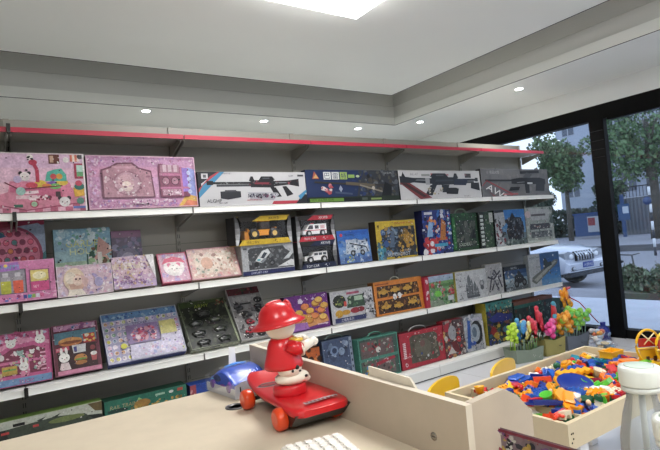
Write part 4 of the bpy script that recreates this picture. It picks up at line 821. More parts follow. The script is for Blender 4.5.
# long boxes standing low behind the counter edge
def art(a):
    a.R(0, 0, 1, 1, '2e322e'); a.R(0, .86, 1, 1, 'c6cabc'); a.P([(0, .86), (.62, .86), (.8, .96), (.84, .9), (.9, .80), (1, .76), (1, 1), (0, 1)], 'c6cabc'); a.P([(.48, .86), (.74, .90), (.9, .84), (.95, .7), (.5, .66)], '4a5448'); a.E(.8, .82, .1, .05, '7c8a54'); a.T('RAILWAY', .0, .88, .05, '3a3c38'); a.R(.52, .88, .58, .93, '14161a')
    for u in (.3, .64, .72): a.P([(u, .9), (u + .02, .87), (u + .05, .94)], '3c443c')
    a.R(.46, .78, .50, .82, 'd04848'); a.R(.62, .80, .65, .84, 'd04848'); a.R(.36, .76, .42, .8, '8a8a3c'); a.P([(.92, .99), (1, .99), (1, .82), (.96, .84)], '6c5c38')
tbox('toy_train_set_box', 'long white and black boxed set with green top seen over the counter edge', 4, [-.55, .012, .372, .012, .312, 0], .08, art, '6a8a40', cols=dict(t='7c9c48'))
def art(a):
    a.R(0, 0, 1, 1, '2a7460'); a.T('RAIL TRAIN', .06, .82, .07, 'b8a87c', slant=.2); a.E(.15, .78, .12, .04, '1c3c34'); a.E(.44, .82, .1, .08, 'a87c3c'); a.S(401, 20, .3, .72, .95, .84, .04, ['b08a3c', '8a6a2c', 'c8a050']); a.R(.6, .9, .72, .94, 'a8c8b0'); a.E(.8, .92, .03, .03, 'e0e4dc'); a.R(.88, .9, .95, .96, 'c04a3c'); a.P([(.38, .9), (.4, .95), (.44, .9)], '9ac87c')
tbox('toy_train_set_box', 'long dark green train set box seen over the counter edge', 4, [.385, .012, .872, .012, .295, 0], .11, art, '1c4a3c', cols=dict(t='1f4c3c', r='8a3c44'))
def art(a):
    a.R(0, 0, 1, 1, '2448a0'); a.S(411, 12, .3, .82, .95, .9, .03, ['c8d4f0', '7a98d8']); a.R(0, 0, .1, 1, 'a04450'); a.S(412, 6, .01, .6, .09, .95, .04, ['d8a0a0'])
tbox('puzzle_box', 'bright blue box end just visible past the green train box', 4, [.90, .03, 1.30, .03, .272, 0], .1, art, '1c3a8c', cols=dict(t='2450b4'))
# ------------------------------------------------------------------ the counter
CZ = .75
BEI = 'cdc0aa'
ct = empty('shop_counter', (0, 0, 0)); tag(ct, 'beige laminate shop counter with a raised partition on its outer side', 'counter')
b = MB(); b.prism([(-2.2, -1.552), (.655, -1.560), (.655, -2.575), (.80, -2.62), (.80, -3.9), (.1, -3.9), (.1, -2.95), (-2.2, -2.95)], 'z', CZ - .025, CZ, BEI); b.build('worktop', 'matte', ct)
b = MB(); b.box(-2.15, -1.60, 0, .60, -1.58, CZ - .025, 'cfc3b2'); b.box(.637, -2.57, 0, .655, -1.56, CZ - .025, 'cfc3b2'); b.box(.78, -3.88, 0, .80, -2.62, CZ - .025, 'cfc3b2'); b.build('body_panel', 'matte', ct)
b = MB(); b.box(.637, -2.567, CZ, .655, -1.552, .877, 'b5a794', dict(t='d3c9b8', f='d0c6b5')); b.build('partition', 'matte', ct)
def fin(y, label=None):
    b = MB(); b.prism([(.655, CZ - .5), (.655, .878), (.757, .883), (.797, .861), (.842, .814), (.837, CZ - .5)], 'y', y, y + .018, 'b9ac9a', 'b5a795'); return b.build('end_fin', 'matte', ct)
fin(-2.567); 
b = MB(); b.prism([(.655, CZ - .3), (.655, .877), (.75, .880), (.80, .83), (.80, CZ - .3)], 'y', -1.57, -1.552, 'd4c9ba'); b.build('end_fin', 'matte', ct)
b = MB(); b.box(.2, -1.570, CZ, .637, -1.553, .80, 'd4c9ba'); b.build('rear_lip', 'matte', ct) if False else None
b = MB(); b.lathe([(.006, -.0015), (.009, -.001), (.009, 0)], '8a8680', 14, axis='x'); b.box(-.0018, -.005, -.001, -.0015, .005, .001, '3a3835'); b.build('screw', 'chrome', ct, loc=(.637, -2.47, .792))
b = MB(); b.lathe([(.019, .0005), (.021, .003), (.030, .0025), (.031, 0)], '4a4a4a', 28); b.lathe([(0, .0006), (.020, .0006)], '0c0c0c', 24); b.build('cable_grommet', 'plastic', ct, loc=(.467, -1.80, CZ))
# cream card plate clipped on the outside of the partition
b = MB(); b.prism([(-2.245, .74), (-2.230, .899), (-2.384, .896), (-2.404, .872), (-2.405, .74)], 'x', .658, .664, 'dcd3c2'); tag(b.build('display_plate', 'matte'), 'cream chamfered plate standing against the outside of the counter partition', 'plate')
# white paper tag standing at the far end
b = MB(); b.poly([(0, 0, 0), (.028, .0, 0), (.034, .012, .075), (.012, .012, .078)], 'f1f1f1'); b.poly([(.0, .001, 0), (.012, .013, .078), (.034, .013, .075), (.028, .001, 0)], 'f1f1f1'); b.box(0, 0, 0, .03, .002, .004, 'f1f1f1')
tag(b.build('paper_tag', 'matte', loc=(.533, -1.60, .812)), 'white paper tag sticking up behind the blue toy car package', 'tag')

# ------------------------------------------------------------------ blue toy car in a clear package
pk = empty('packaged_toy_car', (.500, -1.735, CZ + .001), (0, 0, math.radians(7))); tag(pk, 'blue toy police car in a clear plastic package at the far end of the counter', 'toy car')
b = MB(); b.box(-.005, 0, 0, .14, .19, .012, 'b8bac4'); b.box(-.005, 0, .012, -.002, .19, .03, 'c8cad2'); b.build('tray', 'plastic', pk)
b = MB(); b.poly([(-.006, -.002, .0), (.12, -.002, 0), (.12, -.002, .055), (.02, -.002, .05), (-.006, -.002, .042)], 'd4d6de'); b.box(.012, -.003, .02, .016, -.002, .036, '20222a'); b.build('end_panel', 'plastic', pk)
b = MB()
prof = [(-.0, .012), (.002, .036), (.018, .046), (.038, .060), (.065, .078), (.10, .082), (.135, .068), (.17, .050), (.185, .044), (.188, .012)]
secs = [(-.0, .86), (.012, 1.0), (.12, 1.0), (.132, .84)]
rows = []
for x, k in secs: rows.append([b.vert((x, .0 + y * (.96 if k < 1 else 1), .012 + (z - .012) * k)) for y, z in prof])
for i in range(len(rows) - 1):
    for j in range(len(prof) - 1): b.face((rows[i][j + 1], rows[i + 1][j + 1], rows[i + 1][j], rows[i][j]), '0c4cc4', True)
b.face(rows[0], '0c4cc4'); b.face(rows[-1][::-1], '0c4cc4')
bd = b.build('car_body', 'plastic', pk)
b = MB(); b.ell((-.001, .12, .05), (.003, .025, .012), '0e2a6a'); b.ell((.001, .04, .04), (.006, .012, .01), '9a5ac8'); b.ell((.001, .155, .035), (.006, .014, .012), '5ac0e0'); b.ell((-.002, .085, .026), (.003, .02, .01), '7a3aa8'); b.tube([(.02, .1, .083), (.06, .1, .088), (.1, .1, .083)], .005, '3a8ae8', 6); b.build('car_trim', 'plastic', bd)
for x in (.0, .128):
    for y in (.04, .15):
        b = MB(); b.lathe([(.0, -.006), (.014, -.006), (.016, 0), (.014, .006), (0, .006)], '6a3a9c', 16, axis='x'); b.build('wheel', 'plastic', bd, loc=(x, y, .028))
b = MB(); P_ = [(-.008, -.004, .0), (-.008, .194, .0), (-.008, .194, .05), (-.004, .16, .066), (-.004, .10, .088), (-.006, .04, .07), (-.008, -.004, .05)]
b.poly(P_, 'ffffff'); b.poly([(-.006, .04, .07), (-.004, .10, .088), (.14, .10, .09), (.14, .04, .072)], 'ffffff'); b.poly([(-.004, .1, .088), (-.004, .16, .066), (.14, .16, .068), (.14, .1, .09)], 'ffffff'); b.poly([(-.008, -.004, 0), (.14, -.004, 0), (.14, -.004, .06), (-.008, -.004, .05)], 'ffffff'); b.poly([(-.008, -.004, .05), (.14, -.004, .06), (.14, .04, .072), (-.006, .04, .07)], 'ffffff')
b.build('clear_cover', 'film', pk)

# ------------------------------------------------------------------ firefighter toy on a skateboard
RD = 'cb1c24'; CR = 'ece4d4'
tk = empty('skateboard_toy', (.566, -1.975, CZ + .001), (0, 0, math.radians(-3))); tag(tk, 'red toy skateboard with orange wheels carrying a firefighter figure in a red helmet', 'toy')
b = MB()                                                             # deck: rounded outline, kicked ends
def deck_outline(w, l):
    pts = []
    for cx, cy, a0 in ((w - .03, l - .03, 0), (-w + .03, l - .03, 90), (-w + .03, -l + .03, 180), (w - .03, -l + .03, 270)):
        for k in range(5): a = math.radians(a0 + k * 22.5); pts.append((cx + .03 * math.cos(a), cy + .03 * math.sin(a)))
    return pts
def lift(y): return .018 * max(0, (y - .10) / .09) ** 1.5 + .0 * y - .006 * max(0, (-y - .1) / .09)
NY = 16; NX = 8; W_, L_ = .083, .195
def half(y):
    d = L_ - abs(y); return W_ * (1 if d > .035 else math.sqrt(max(0.02, 1 - ((.035 - d) / .035) ** 2)) * .35 + .65) * (1 - .26 * max(0, y / L_))
ys = [-L_, -L_ + .004, -L_ + .012, -L_ + .025] + [-L_ + .05 + k * (2 * L_ - .1) / 9 for k in range(10)] + [L_ - .025, L_ - .012, L_ - .004, L_]
prof = [(-1, .050), (-1.02, .056), (-1.0, .0625), (-.93, .066), (-.3, .0645), (.3, .0645), (.93, .066), (1.0, .0625), (1.02, .056), (1, .050)]
rows = []
for y in ys:
    h_ = half(y); rows.append([b.vert((u * h_, y, z + lift(y))) for u, z in prof])
for i in range(len(rows) - 1):
    for j in range(len(prof)):
        b.face((rows[i][j], rows[i][(j + 1) % len(prof)], rows[i + 1][(j + 1) % len(prof)], rows[i + 1][j])[::-1], RD, j not in (9,))
b.face(rows[0], RD); b.face(rows[-1][::-1], RD)
dk = b.build('deck', 'plastic', tk)
b = MB(); b.box(-.075, -.155, .012, .080, -.06, .052, '141414', bev=.006); b.prism([(-.19, .050), (-.155, .016), (-.10, .012), (-.10, .052)], 'x', -.078, .084, '131313'); b.build('front_skirt', 'plastic', tk)
b = MB(); b.box(-.05, .08, .02, .05, .14, .052, '161616', bev=.005); b.tube([(-.07, .115, .027), (.07, .115, .027)], .006, '222222'); b.tube([(-.08, -.115, .027), (.07, -.115, .027)], .006, '222222'); b.build('chassis', 'plastic', tk)
for x, y in ((-.088, .115), (-.088, -.115), (.058, .115), (.070, -.125)):
    b = MB(); R_ = .029
    b.lathe([(.012, -.016), (.020, -.017), (R_ - .003, -.014), (R_, -.007), (R_, .007), (R_ - .003, .014), (.02, .017), (.012, .016)], 'e0481c', 24, axis='x'); w_ = b.build('wheel', 'plastic', tk, loc=(x, y, R_))
    b = MB(); b.lathe([(0, -.013), (.013, -.013), (.013, .013), (0, .013)], 'b8341a', 14, axis='x'); b.build('hub', 'plastic', w_)
b = MB()                                                             # printed stickers on the deck
def sticker(cx, cy, pts, c, z): b.poly([(cx + x, cy + y, z) for x, y in pts], c)
sticker(.012, -.155, [(-.05, -.010), (.05, -.004), (.052, .009), (.02, .012), (-.01, .008), (-.05, .006)], 'c9c0c4', .0661)
for k in range(8): sticker(-.03 + k * .012, -.157, [(-.003, -.004), (.004, -.004), (.004, .006), (-.003, .006)], 'b0242c', .0663)
b.build('sticker', 'clean_card', dk); b = MB()
n = 20; sticker(-.03, .085, [(.04 * math.cos(2 * PI * k / n), .026 * math.sin(2 * PI * k / n)) for k in range(n)], 'b8b4b4', .0661)
sticker(-.03, .085, [(.033 * math.cos(2 * PI * k / n), .020 * math.sin(2 * PI * k / n)) for k in range(n)], '2c2428', .0663)
sticker(-.03, .085, [(.026 * math.cos(2 * PI * k / n), .014 * math.sin(2 * PI * k / n)) for k in range(n)], 'a8343c', .0665)
b.build('sticker', 'card', dk)
# figure: faces +x of the toy; origin at the deck
FX, FY, FZ = -.020, -.040, .064
b = MB(); b.lathe([(.046, 0), (.048, .004), (.048, .022), (.044, .027), (0, .028)], 'c41c26', 28, center=(0, 0, 0)); fb = b.build('foot_base', 'plastic', tk, loc=(FX, FY, FZ)); fb.scale = (1.0, .8, 1)
fig = MB(); fig.ell((.008, -.004, .044), (.051, .037, .020), CR); fig.ell((-.004, -.016, .074), (.036, .030, .027), CR); fig.ell((-.004, 0, .09), (.026, .026, .024), CR); fig.ell((.046, -.012, .036), (.014, .012, .01), CR)
lg = fig.build('leg', 'plastic', tk, loc=(FX, FY, FZ))
b = MB()
for p, r in (((.006, -.0452, .078), (.007, .003, .006)), ((-.008, -.0452, .070), (.004, .003, .004)), ((.016, -.040, .066), (.004, .004, .003)), ((.036, -.036, .048), (.005, .003, .004))): b.ell(p, r, '15110f', 8, 6)
b.build('spot', 'plastic', lg)
b = MB()
prof = [(.0, .074), (.050, .074), (.053, .080), (.050, .092), (.044, .115), (.040, .135), (.034, .150), (.026, .158), (0, .16)]
b.lathe(prof, RD, 26); bo = b.build('jacket', 'plastic', tk, loc=(FX - .012, FY, FZ)); bo.scale = (1.06, .92, 1)
b = MB(); b.ell((.030, -.026, .146), (.024, .014, .007), 'd8b03a', rot=Matrix.Rotation(.3, 4, 'Z')); b.tube([(.01, -.036, .152), (.030, -.02, .151), (.034, .01, .151)], .005, 'caa238', 8); b.build('collar', 'plastic', bo)
for s in (-1, 1):
    b = MB(); b.tube([(.0, s * .034, .138), (.018, s * .044, .130), (.034, s * .044, .124)], [.017, .019, .018], RD, 12); b.tube([(.032, s * .044, .124), (.056, s * .038, .132), (.078, s * .03, .136)], [.015, .013, .012], CR, 12); b.ell((.082, s * .028, .135), (.015, .014, .012), CR); b.tube([(.031, s * .044, .124), (.036, s * .044, .125)], [.0195, .0195], 'e8dccc', 12)
    b.build('arm', 'plastic', tk, loc=(FX - .012, FY, FZ))
b = MB(); b.ell((0, 0, .188), (.044, .042, .040), CR, 20, 14); b.ell((.034, 0, .176), (.026, .026, .020), CR, 16, 10); b.ell((.058, 0, .184), (.008, .009, .006), '2a2020', 10, 6); b.tube([(.0, 0, .15), (0, 0, .17)], .026, CR, 14)
hd = b.build('head', 'plastic', tk, loc=(FX - .014, FY, FZ)); hd.rotation_euler = (0, 0, 1.15)
b = MB()
for s in (-1, 1): b.ell((.036, s * .020, .200), (.006, .007, .010), 'f8f8f8', 10, 7); b.ell((.041, s * .020, .199), (.003, .004, .006), '3a70b0', 8, 6)
b.build('eye', 'plastic', hd)
b = MB(); rot = Matrix.Rotation(-.12, 4, 'X') @ Matrix.Rotation(-.10, 4, 'Y') ; b.M = Matrix.Translation((-.006, 0, .212)) @ rot
prof = [(.071, -.008), (.0725, -.004), (.060, .003), (.051, .010), (.048, .022), (.042, .037), (.032, .049), (.017, .056), (0, .058)]
b.lathe(prof, RD, 32)
for k in range(5):                                                   # raised ribs over the dome
    a = PI * (k - 2) / 5 * .8
    0 and b.tube([(.047 * math.cos(t) * math.cos(a), .047 * math.cos(t) * math.sin(a) + 0, .012 + .056 * math.sin(t)) for t in [i * PI / 2 / 8 for i in range(9)]] + [(-.047 * math.cos(t) * math.cos(a), -.047 * math.cos(t) * math.sin(a), .012 + .056 * math.sin(t)) for t in [PI / 2 - i * PI / 2 / 8 for i in range(1, 9)]], .0028, RD, 6)
b.ell((.0, 0, .054), (.030, .006, .008), 'd02028'); b.ell((.044, 0, .034), (.008, .016, .02), 'd83038')
hm = b.build('helmet', 'plastic', tk, loc=(FX - .014, FY, FZ - .008)); hm.scale = (1.05, 1.05, .98); hm.rotation_euler = (0, 0, .3) 

# ------------------------------------------------------------------ keyboard, mouse, bottles, flyer
kb = empty('keyboard', (.480, -2.222, CZ + .001), (0, 0, math.radians(-12))); tag(kb, 'white keyboard lying on the counter right in front of the skateboard toy', 'keyboard')
b = MB(); b.box(-.075, -.30, 0, .075, .0, .012, 'e8e4dc', bev=.003); b.build('base', 'plastic', kb)
r = random.Random(2)
b = MB()
for j in range(15):
    for i in range(6):
        x = -.068 + i * .023 + (j % 2) * .002; y = -.022 - j * .0188
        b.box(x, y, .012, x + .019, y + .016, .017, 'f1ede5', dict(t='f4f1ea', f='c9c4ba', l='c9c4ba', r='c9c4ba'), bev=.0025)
b.build('key_field', 'plastic', kb)
b = MB(); b.ell((0, 0, 0), (.026, .042, .016), '17181b', 18, 10); tag(b.build('computer_mouse', 'plastic', loc=(.505, -2.45, CZ + .016), rot=(0, 0, .3)), 'black computer mouse cut off by the bottom edge, beside the keyboard', 'mouse') if False else None
def bottle(x, y, capz, R_, label, lean=0):
    t = empty('plastic_bottle', (x, y, CZ + .001)); tag(t, label, 'bottle', 'white-capped bottles in the lower right corner')
    H = capz - CZ
    b = MB(); prof = [(.0, .002), (R_ * 1.22, .002), (R_ * 1.28, .012), (R_ * 1.26, H * .35), (R_ * 1.12, H * .42), (R_ * 1.24, H * .5), (R_ * 1.2, H * .62), (R_ * .98, H * .74), (R_ * .72, H * .83), (R_ * .70, H * .875)]
    b.lathe(prof, 'ffffff', 32); b.build('bottle_body', 'bottleclear', t)
    b = MB(); c = 'e4e8e2'; prof = [(R_ * .96, H - .026), (R_ * .99, H - .024), (R_, H - .006), (R_ * .96, H - .001), (R_ * .7, H - .0002), (0, H - .0002)]; b.lathe(prof, c, 40); b.lathe([(R_ * .7, H), (R_ * .6, H + .0008), (0, H + .0008)], 'cfe0d4', 30); b.lathe([(R_ * .93, H - .034), (R_ * .93, H - .027)], 'd8dcd8', 32)
    b.build('cap', 'plastic', t)
    b = MB(); b.tube([(-.004, 0, H * .1), (.004, .002, H * .5), (0, 0, H * .85)], R_ * .16, 'c8ccca', 10); b.box(-R_ * .9, -R_ * 1.27, H * .40, -R_ * .3, -R_ * 1.2, H * .425, '4a4c4e'); b.build('straw', 'plastic', t)
bottle(.618, -2.914, 1.013, .0265, 'clear bottle with a white cap, the farther of two in the lower right corner')
bottle(.552, -2.985, .975, .0265, 'clear bottle with a white cap, cut off by the lower right corner of the picture')
b = MB(); w_, h_ = .17, .078
b.box(0, 0, 0, w_, .002, h_, 'b8a8b0', dict(f='a08a94', t='7a2438'))
a = Art(b, w_, h_); a.S(7, 160, 0, 0, 1, .95, .10, ['2c2c3c', 'e4dcd8', 'a83a54', 'd8b85c', 'b8688c', '6a6a7c', 'f0ece4', '8a5a9c', 'c8a84c']); a.P([(0, .93), (1, .93), (1, 1), (0, 1)], '8a2a44'); a.E(.13, .45, .05, .3, 'efebe6'); a.E(.36, .55, .08, .2, 'd8b05c'); a.E(.56, .4, .09, .3, 'd0a0b8'); a.E(.75, .5, .05, .3, 'f0ece8'); a.S(8, 30, .1, .2, .18, .8, .05, ['2a2430']); a.E(.9, .5, .06, .2, 'd8b85c')
tag(b.build('small_toy_box', 'card', matrix=Matrix.Translation((.690, -2.602, CZ + .0015)) @ Matrix.Rotation(math.radians(-88), 4, 'Z')), 'small colourful printed card box with maroon top edge, in front of the counter end fin', 'box')
# ------------------------------------------------------------------ wooden play tray
WD = 'd3c3a2'
tr = empty('play_table', (2.12, -1.884, 0)); tag(tr, 'pale wooden play tray on white legs heaped with colourful plastic pieces', 'play table')
TX0, TX1, TY0, TY1 = 1.552 - 2.12, 2.695 - 2.12, -2.182 + 1.884, -1.588 + 1.884
b = MB(); t = .018
b.box(TX0, TY0, .405, TX1, TY0 + t, .5, WD); b.box(TX0, TY1 - t, .405, TX1, TY1, .5, WD); b.box(TX0, TY0 + t, .405, TX0 + t, TY1 - t, .5, WD); b.box(TX1 - t, TY0 + t, .405, TX1, TY1 - t, .5, WD)
b.build('side_board', 'wood', tr)
b = MB(); b.box(TX0 + t, TY0 + t, .41, TX1 - t, TY1 - t, .42, 'c8b898'); b.build('tray_bottom', 'wood', tr)
b = MB(); b.box(TX0 + .15, TY0 + t, .42, TX0 + .165, TY1 - t, .485, WD); b.build('divider', 'wood', tr)
for x in (TX0 + .14, TX1 - .14):
    for y in (TY0 + .06, TY1 - .06):
        b = MB(); b.box(x - .03, y - .03, 0, x + .03, y + .03, .41, 'e9eaee', bev=.004); b.build('leg', 'plastic', tr)
b = MB()
for dx in (.018, .028): b.lathe([(.0, -.001), (.0035, -.001), (.0035, 0)], '4a3c2c', 10, center=(TX0 + dx, TY0, .43 + (dx - .018) * 1.2), axis='y'); b.lathe([(.0, -.001), (.0035, -.001), (.0035, 0)], '4a3c2c', 10, center=(TX0 + dx, TY0, .462), axis='y')
b.build('screw_head', 'chrome', tr)

# loose plastic pieces: prototypes by kind and colour, then copies
PC = {'navy blue': '16308c', 'blue': '1c58b8', 'orange': 'f07a14', 'amber': 'f2a81c', 'yellow': 'f0c428', 'red': 'c81e28', 'scarlet': 'ea4c20', 'dark green': '14603c', 'lime green': '5cc83c', 'cream': 'ede4c8', 'white': 'ecebe6', 'teal': '1a8098', 'maroon': '8a1c34'}
def m_brick(b, c, s=1.0, nx=4, ny=2):
    p = .012 * s; b.box(-nx * p / 2, -ny * p / 2, 0, nx * p / 2, ny * p / 2, .014 * s, c, bev=.0008)
    for i in range(nx):
        for j in range(ny): b.lathe([(.0038 * s, .014 * s), (.0038 * s, .017 * s), (0, .017 * s)], c, 8, center=((i - nx / 2 + .5) * p, (j - ny / 2 + .5) * p, 0))
def m_arch(b, c, s=1.0):
    pts = [(-.03, 0), (-.018, 0)] + [(-.018 * math.cos(k * PI / 6), .016 * math.sin(k * PI / 6)) for k in range(1, 6)] + [(.018, 0), (.03, 0), (.03, .028), (-.03, .028)]
    b.prism([(x * s, z * s) for x, z in pts], 'y', -.012 * s, .012 * s, c)
def m_shovel(b, c, s=1.0):
    b.tube([(-.06 * s, 0, .006), (-.01 * s, 0, .007)], .0045 * s, c, 8)
    b.prism([(-.012 * s, -.018 * s), (.03 * s, -.02 * s), (.045 * s, 0), (.03 * s, .02 * s), (-.012 * s, .018 * s)], 'z', .003, .008, c); b.box(-.012 * s, -.02 * s, .003, .03 * s, -.017 * s, .014, c); b.box(-.012 * s, .017 * s, .003, .03 * s, .02 * s, .014, c); b.tube([(-.07 * s, -.01 * s, .006), (-.07 * s, .01 * s, .006)], .005 * s, c, 8)
def m_star(b, c, s=1.0):
    pts = []
    for k in range(10):
        r = (.028 if k % 2 == 0 else .015) * s; pts.append((r * math.cos(k * PI / 5), r * math.sin(k * PI / 5)))
    b.prism(pts, 'z', 0, .012 * s, c)
def m_cup(b, c, s=1.0):
    b.lathe([(.0, .002), (.013 * s, .0), (.018 * s, .024 * s), (.019 * s, .026 * s), (.0165 * s, .026 * s), (.012 * s, .004), (0, .004)], c, 14)
def m_gear(b, c, s=1.0):
    pts = []
    for k in range(24):
        r = (.024 if (k // 2) % 2 else .019) * s; pts.append((r * math.cos(k * PI / 12), r * math.sin(k * PI / 12)))
    b.prism(pts, 'z', 0, .008 * s, c); b.lathe([(.008 * s, .008 * s), (.008 * s, .014 * s), (.004 * s, .014 * s), (.004 * s, .008 * s)], c, 12)
def m_ball(b, c, s=1.0): b.ell((0, 0, .015 * s), (.016 * s, .016 * s, .015 * s), c, 12, 8)
def m_boat(b, c, s=1.0):
    b.prism([(-.04 * s, -.016 * s), (.03 * s, -.02 * s), (.055 * s, 0), (.03 * s, .02 * s), (-.04 * s, .016 * s)], 'z', 0, .014 * s, c); b.box(-.025 * s, -.010 * s, .014 * s, .012 * s, .010 * s, .026 * s, c, bev=.002)
def m_figure(b, c, s=1.0):
    b.box(-.009 * s, -.006 * s, 0, .009 * s, .006 * s, .020 * s, c, bev=.0015); b.ell((0, 0, .028 * s), (.007 * s, .007 * s, .008 * s), 'efc9a0', 10, 7); b.box(-.015 * s, -.003 * s, .008 * s, -.009 * s, .003 * s, .02 * s, c); b.box(.009 * s, -.003 * s, .008 * s, .015 * s, .003 * s, .02 * s, c)
KINDS = [('toy_brick', m_brick, 'studded plastic building brick', 1.35), ('toy_arch', m_arch, 'plastic arch block', 1.0), ('sand_shovel', m_shovel, 'small plastic sand shovel', 1.0), ('sand_star', m_star, 'star-shaped plastic sand mould', 1.15), ('sand_cup', m_cup, 'little plastic cup', 1.2), ('toy_gear', m_gear, 'plastic gear wheel', 1.2), ('toy_ball', m_ball, 'small plastic ball', 1.0), ('toy_boat', m_boat, 'plastic toy boat', 1.0), ('toy_figure', m_figure, 'tiny plastic play figure', 1.2)]
protos = {}
rp = random.Random(77)
wk = [9, 5, 4, 5, 4, 4, 1, 4, .6]
names = list(PC); wc = [10, 8, 8, 7, 7, 9, 6, 7, 4, 6, 6, 4, 3]
def piece(x, y, z, kind, cn, rot, sc):
    key = (kind[0], cn)
    if key not in protos:
        b = MB(); kind[1](b, PC[cn], kind[3]); o = b.build(kind[0], 'plastic'); protos[key] = o
        tag(o, cn + ' ' + kind[2] + ' lying loose in the wooden play tray', 'toy piece', 'loose plastic pieces in the play tray')
    else:
        o = protos[key].copy(); COL.objects.link(o)
    o.location = (x, y, z); o.rotation_euler = rot; o.scale = (sc, sc, sc)
    return o
x0, x1, y0, y1 = 1.60, 2.66, -2.145, -1.625
N = 0
RAD = {'sand_shovel': .078, 'toy_boat': .056, 'toy_brick': .04, 'sand_star': .034, 'toy_arch': .034, 'toy_gear': .03}
def mound(x, y):
    u = (x - x0) / (x1 - x0); v = (y - y0) / (y1 - y0)
    e = min(u * 9, (1 - u) * 9, v * 7, (1 - v) * 7, 1)
    return .428 + .042 * max(e, .45) ** .7 + .008 * math.sin(9 * x) * math.cos(11 * y)
for layer, (nx, ny) in enumerate(((14, 7), (20, 9))):
    for i in range(nx):
        for j in range(ny):
            x = x0 + (i + .5 + rp.uniform(-.42, .42)) * (x1 - x0) / nx; y = y0 + (j + .5 + rp.uniform(-.42, .42)) * (y1 - y0) / ny
            if layer and x < 1.72 and rp.random() < .3: continue
            k = rp.choices(KINDS, wk)[0]; cn = rp.choices(names, wc)[0]
            z = (mound(x, y) - .003) if layer else .432
            if x < 1.705 and layer: z -= .018; cn = rp.choice(['white', 'cream', 'white', 'orange', 'blue', 'lime green', 'scarlet']) 
            tilt = .55 if layer else .2
            sc_ = rp.uniform(1.0, 1.35) if layer else rp.uniform(1.0, 1.3); q_ = RAD.get(k[0], .03) * sc_ * (.62 if layer else 1.0)
            piece(min(max(x, x0 + q_), x1 - q_), min(max(y, y0 + q_), y1 - q_), z, k, cn, (rp.uniform(-tilt, tilt), rp.uniform(-tilt, tilt), rp.uniform(0, 6.28)), sc_); N += 1
for i in range(26):                                                   # the heap reaches the near rim
    k = rp.choices(KINDS[:6], wk[:6])[0]; cn = rp.choices(names, wc)[0]; q_ = RAD.get(k[0], .03) * .75
    if i < 18: x = rp.uniform(x0 + q_, x1 - .3); y = y0 + q_ + rp.uniform(0, .02)
    else: x = x0 + .10 + rp.uniform(-.02, .04); y = rp.uniform(y0 + q_, y1 - q_)
    piece(x, y, .474 + rp.uniform(0, .008), k, cn, (rp.uniform(-.25, .25), rp.uniform(-.25, .25), rp.uniform(-.3, .3)), 1.05)
# base of packed small pieces nobody could count
b = MB(); r = random.Random(4)
for i in range(900):
    x = r.uniform(x0 - .02, x1 + .02); y = r.uniform(y0 + .004, y1 - .004); z = max(.424, mound(x, y) - .03 - r.uniform(0, .012)); q = r.uniform(.010, .017)
    b.M = Matrix.Translation((x, y, z)) @ Matrix.Rotation(r.uniform(0, 3), 4, 'Z') @ Matrix.Rotation(r.uniform(-.6, .6), 4, 'X'); b.box(-q, -q * .7, -q * .3, q, q * .7, q * .5, PC[r.choices(names, wc)[0]])
b.M = Matrix(); tag(b.build('toy_crumbs', 'plastic'), 'packed mass of tiny plastic pieces under the loose toys in the tray', 'toy pieces', kind='stuff')
# the large pieces one can pick out
def big(name, fn, c, loc, rot, label, s=1.0, material='plastic'):
    b = MB(); fn(b, c, s); o = b.build(name, material, loc=loc, rot=rot); tag(o, label, 'toy piece'); return o
def b_plate(b, c, s): b.lathe([(0, .004), (.052, .004), (.070, .012), (.076, .018), (.072, .019), (.054, .009), (.0, .009)], c, 26)
def b_scoop(b, c, s):
    pts = [(-.09, -.02), (-.03, -.032), (.03, -.05), (.085, -.03), (.075, 0), (.09, .035), (.02, .055), (-.04, .03), (-.09, .02)]
    b.prism(pts, 'z', 0, .010, c); b.box(-.05, -.02, .010, .05, .024, .024, c, bev=.006); b.tube([(-.12, 0, .01), (-.08, 0, .008)], .009, c)
def b_long(b, c, s):
    b.prism([(-.11, -.012), (-.04, -.03), (.08, -.026), (.12, 0), (.08, .022), (-.04, .02)], 'z', 0, .008, c); b.prism([(-.11, 0), (-.04, .012), (.1, .016), (.12, 0)], 'y', -.006, .006, c); b.box(-.04, -.03, .008, .08, -.024, .018, c); b.box(-.04, .014, .008, .08, .02, .018, c)
def b_rake(b, c, s):
    b.box(-.05, -.02, 0, .03, .02, .010, c, bev=.003)
    for k in range(5): b.box(.03, -.02 + k * .009, 0, .06, -.016 + k * .009, .008, c)
    b.tube([(-.10, 0, .006), (-.05, 0, .006)], .007, c)
def b_wave(b, c, s):
    pts = [(-.10 + k * .02, .010 + .010 * (k % 2)) for k in range(11)]
    b.prism([(x, z - .010) for x, z in pts] + [(x, z + .006) for x, z in pts[::-1]], 'y', -.02, .02, c)
def b_bin(b, c, s):
    w, d, h, t = .05, .035, .035, .004
    b.box(-w, -d, 0, w, d, t, c); b.box(-w, -d, t, -w + t, d, h, c); b.box(w - t, -d, t, w, d, h, c); b.box(-w + t, -d, t, w - t, -d + t, h, c); b.box(-w + t, d - t, t, w - t, d, h, c); b.box(-w - .004, -d - .004, h - .004, w + .004, -d, h + .001, c); b.box(-w - .004, d, h - .004, w + .004, d + .004, h + .001, c); b.box(-w - .004, -d, h - .004, -w, d, h + .001, c); b.box(w, -d, h - .004, w + .004, d, h + .001, c)
big('toy_plate', b_plate, '13308a', (2.02, -1.93, .487), (.25, -.15, 0), 'large round navy plastic dish lying in the middle of the play tray')
big('sand_scoop', b_scoop, 'f5a01c', (1.80, -2.035, .494), (.28, -.12, .6), 'big amber plastic scoop at the near side of the play tray', 1)
big('sand_trowel', b_long, '122a80', (1.685, -1.985, .497), (-.2, .1, -.55), 'long navy plastic blade at the near left corner of the play tray')
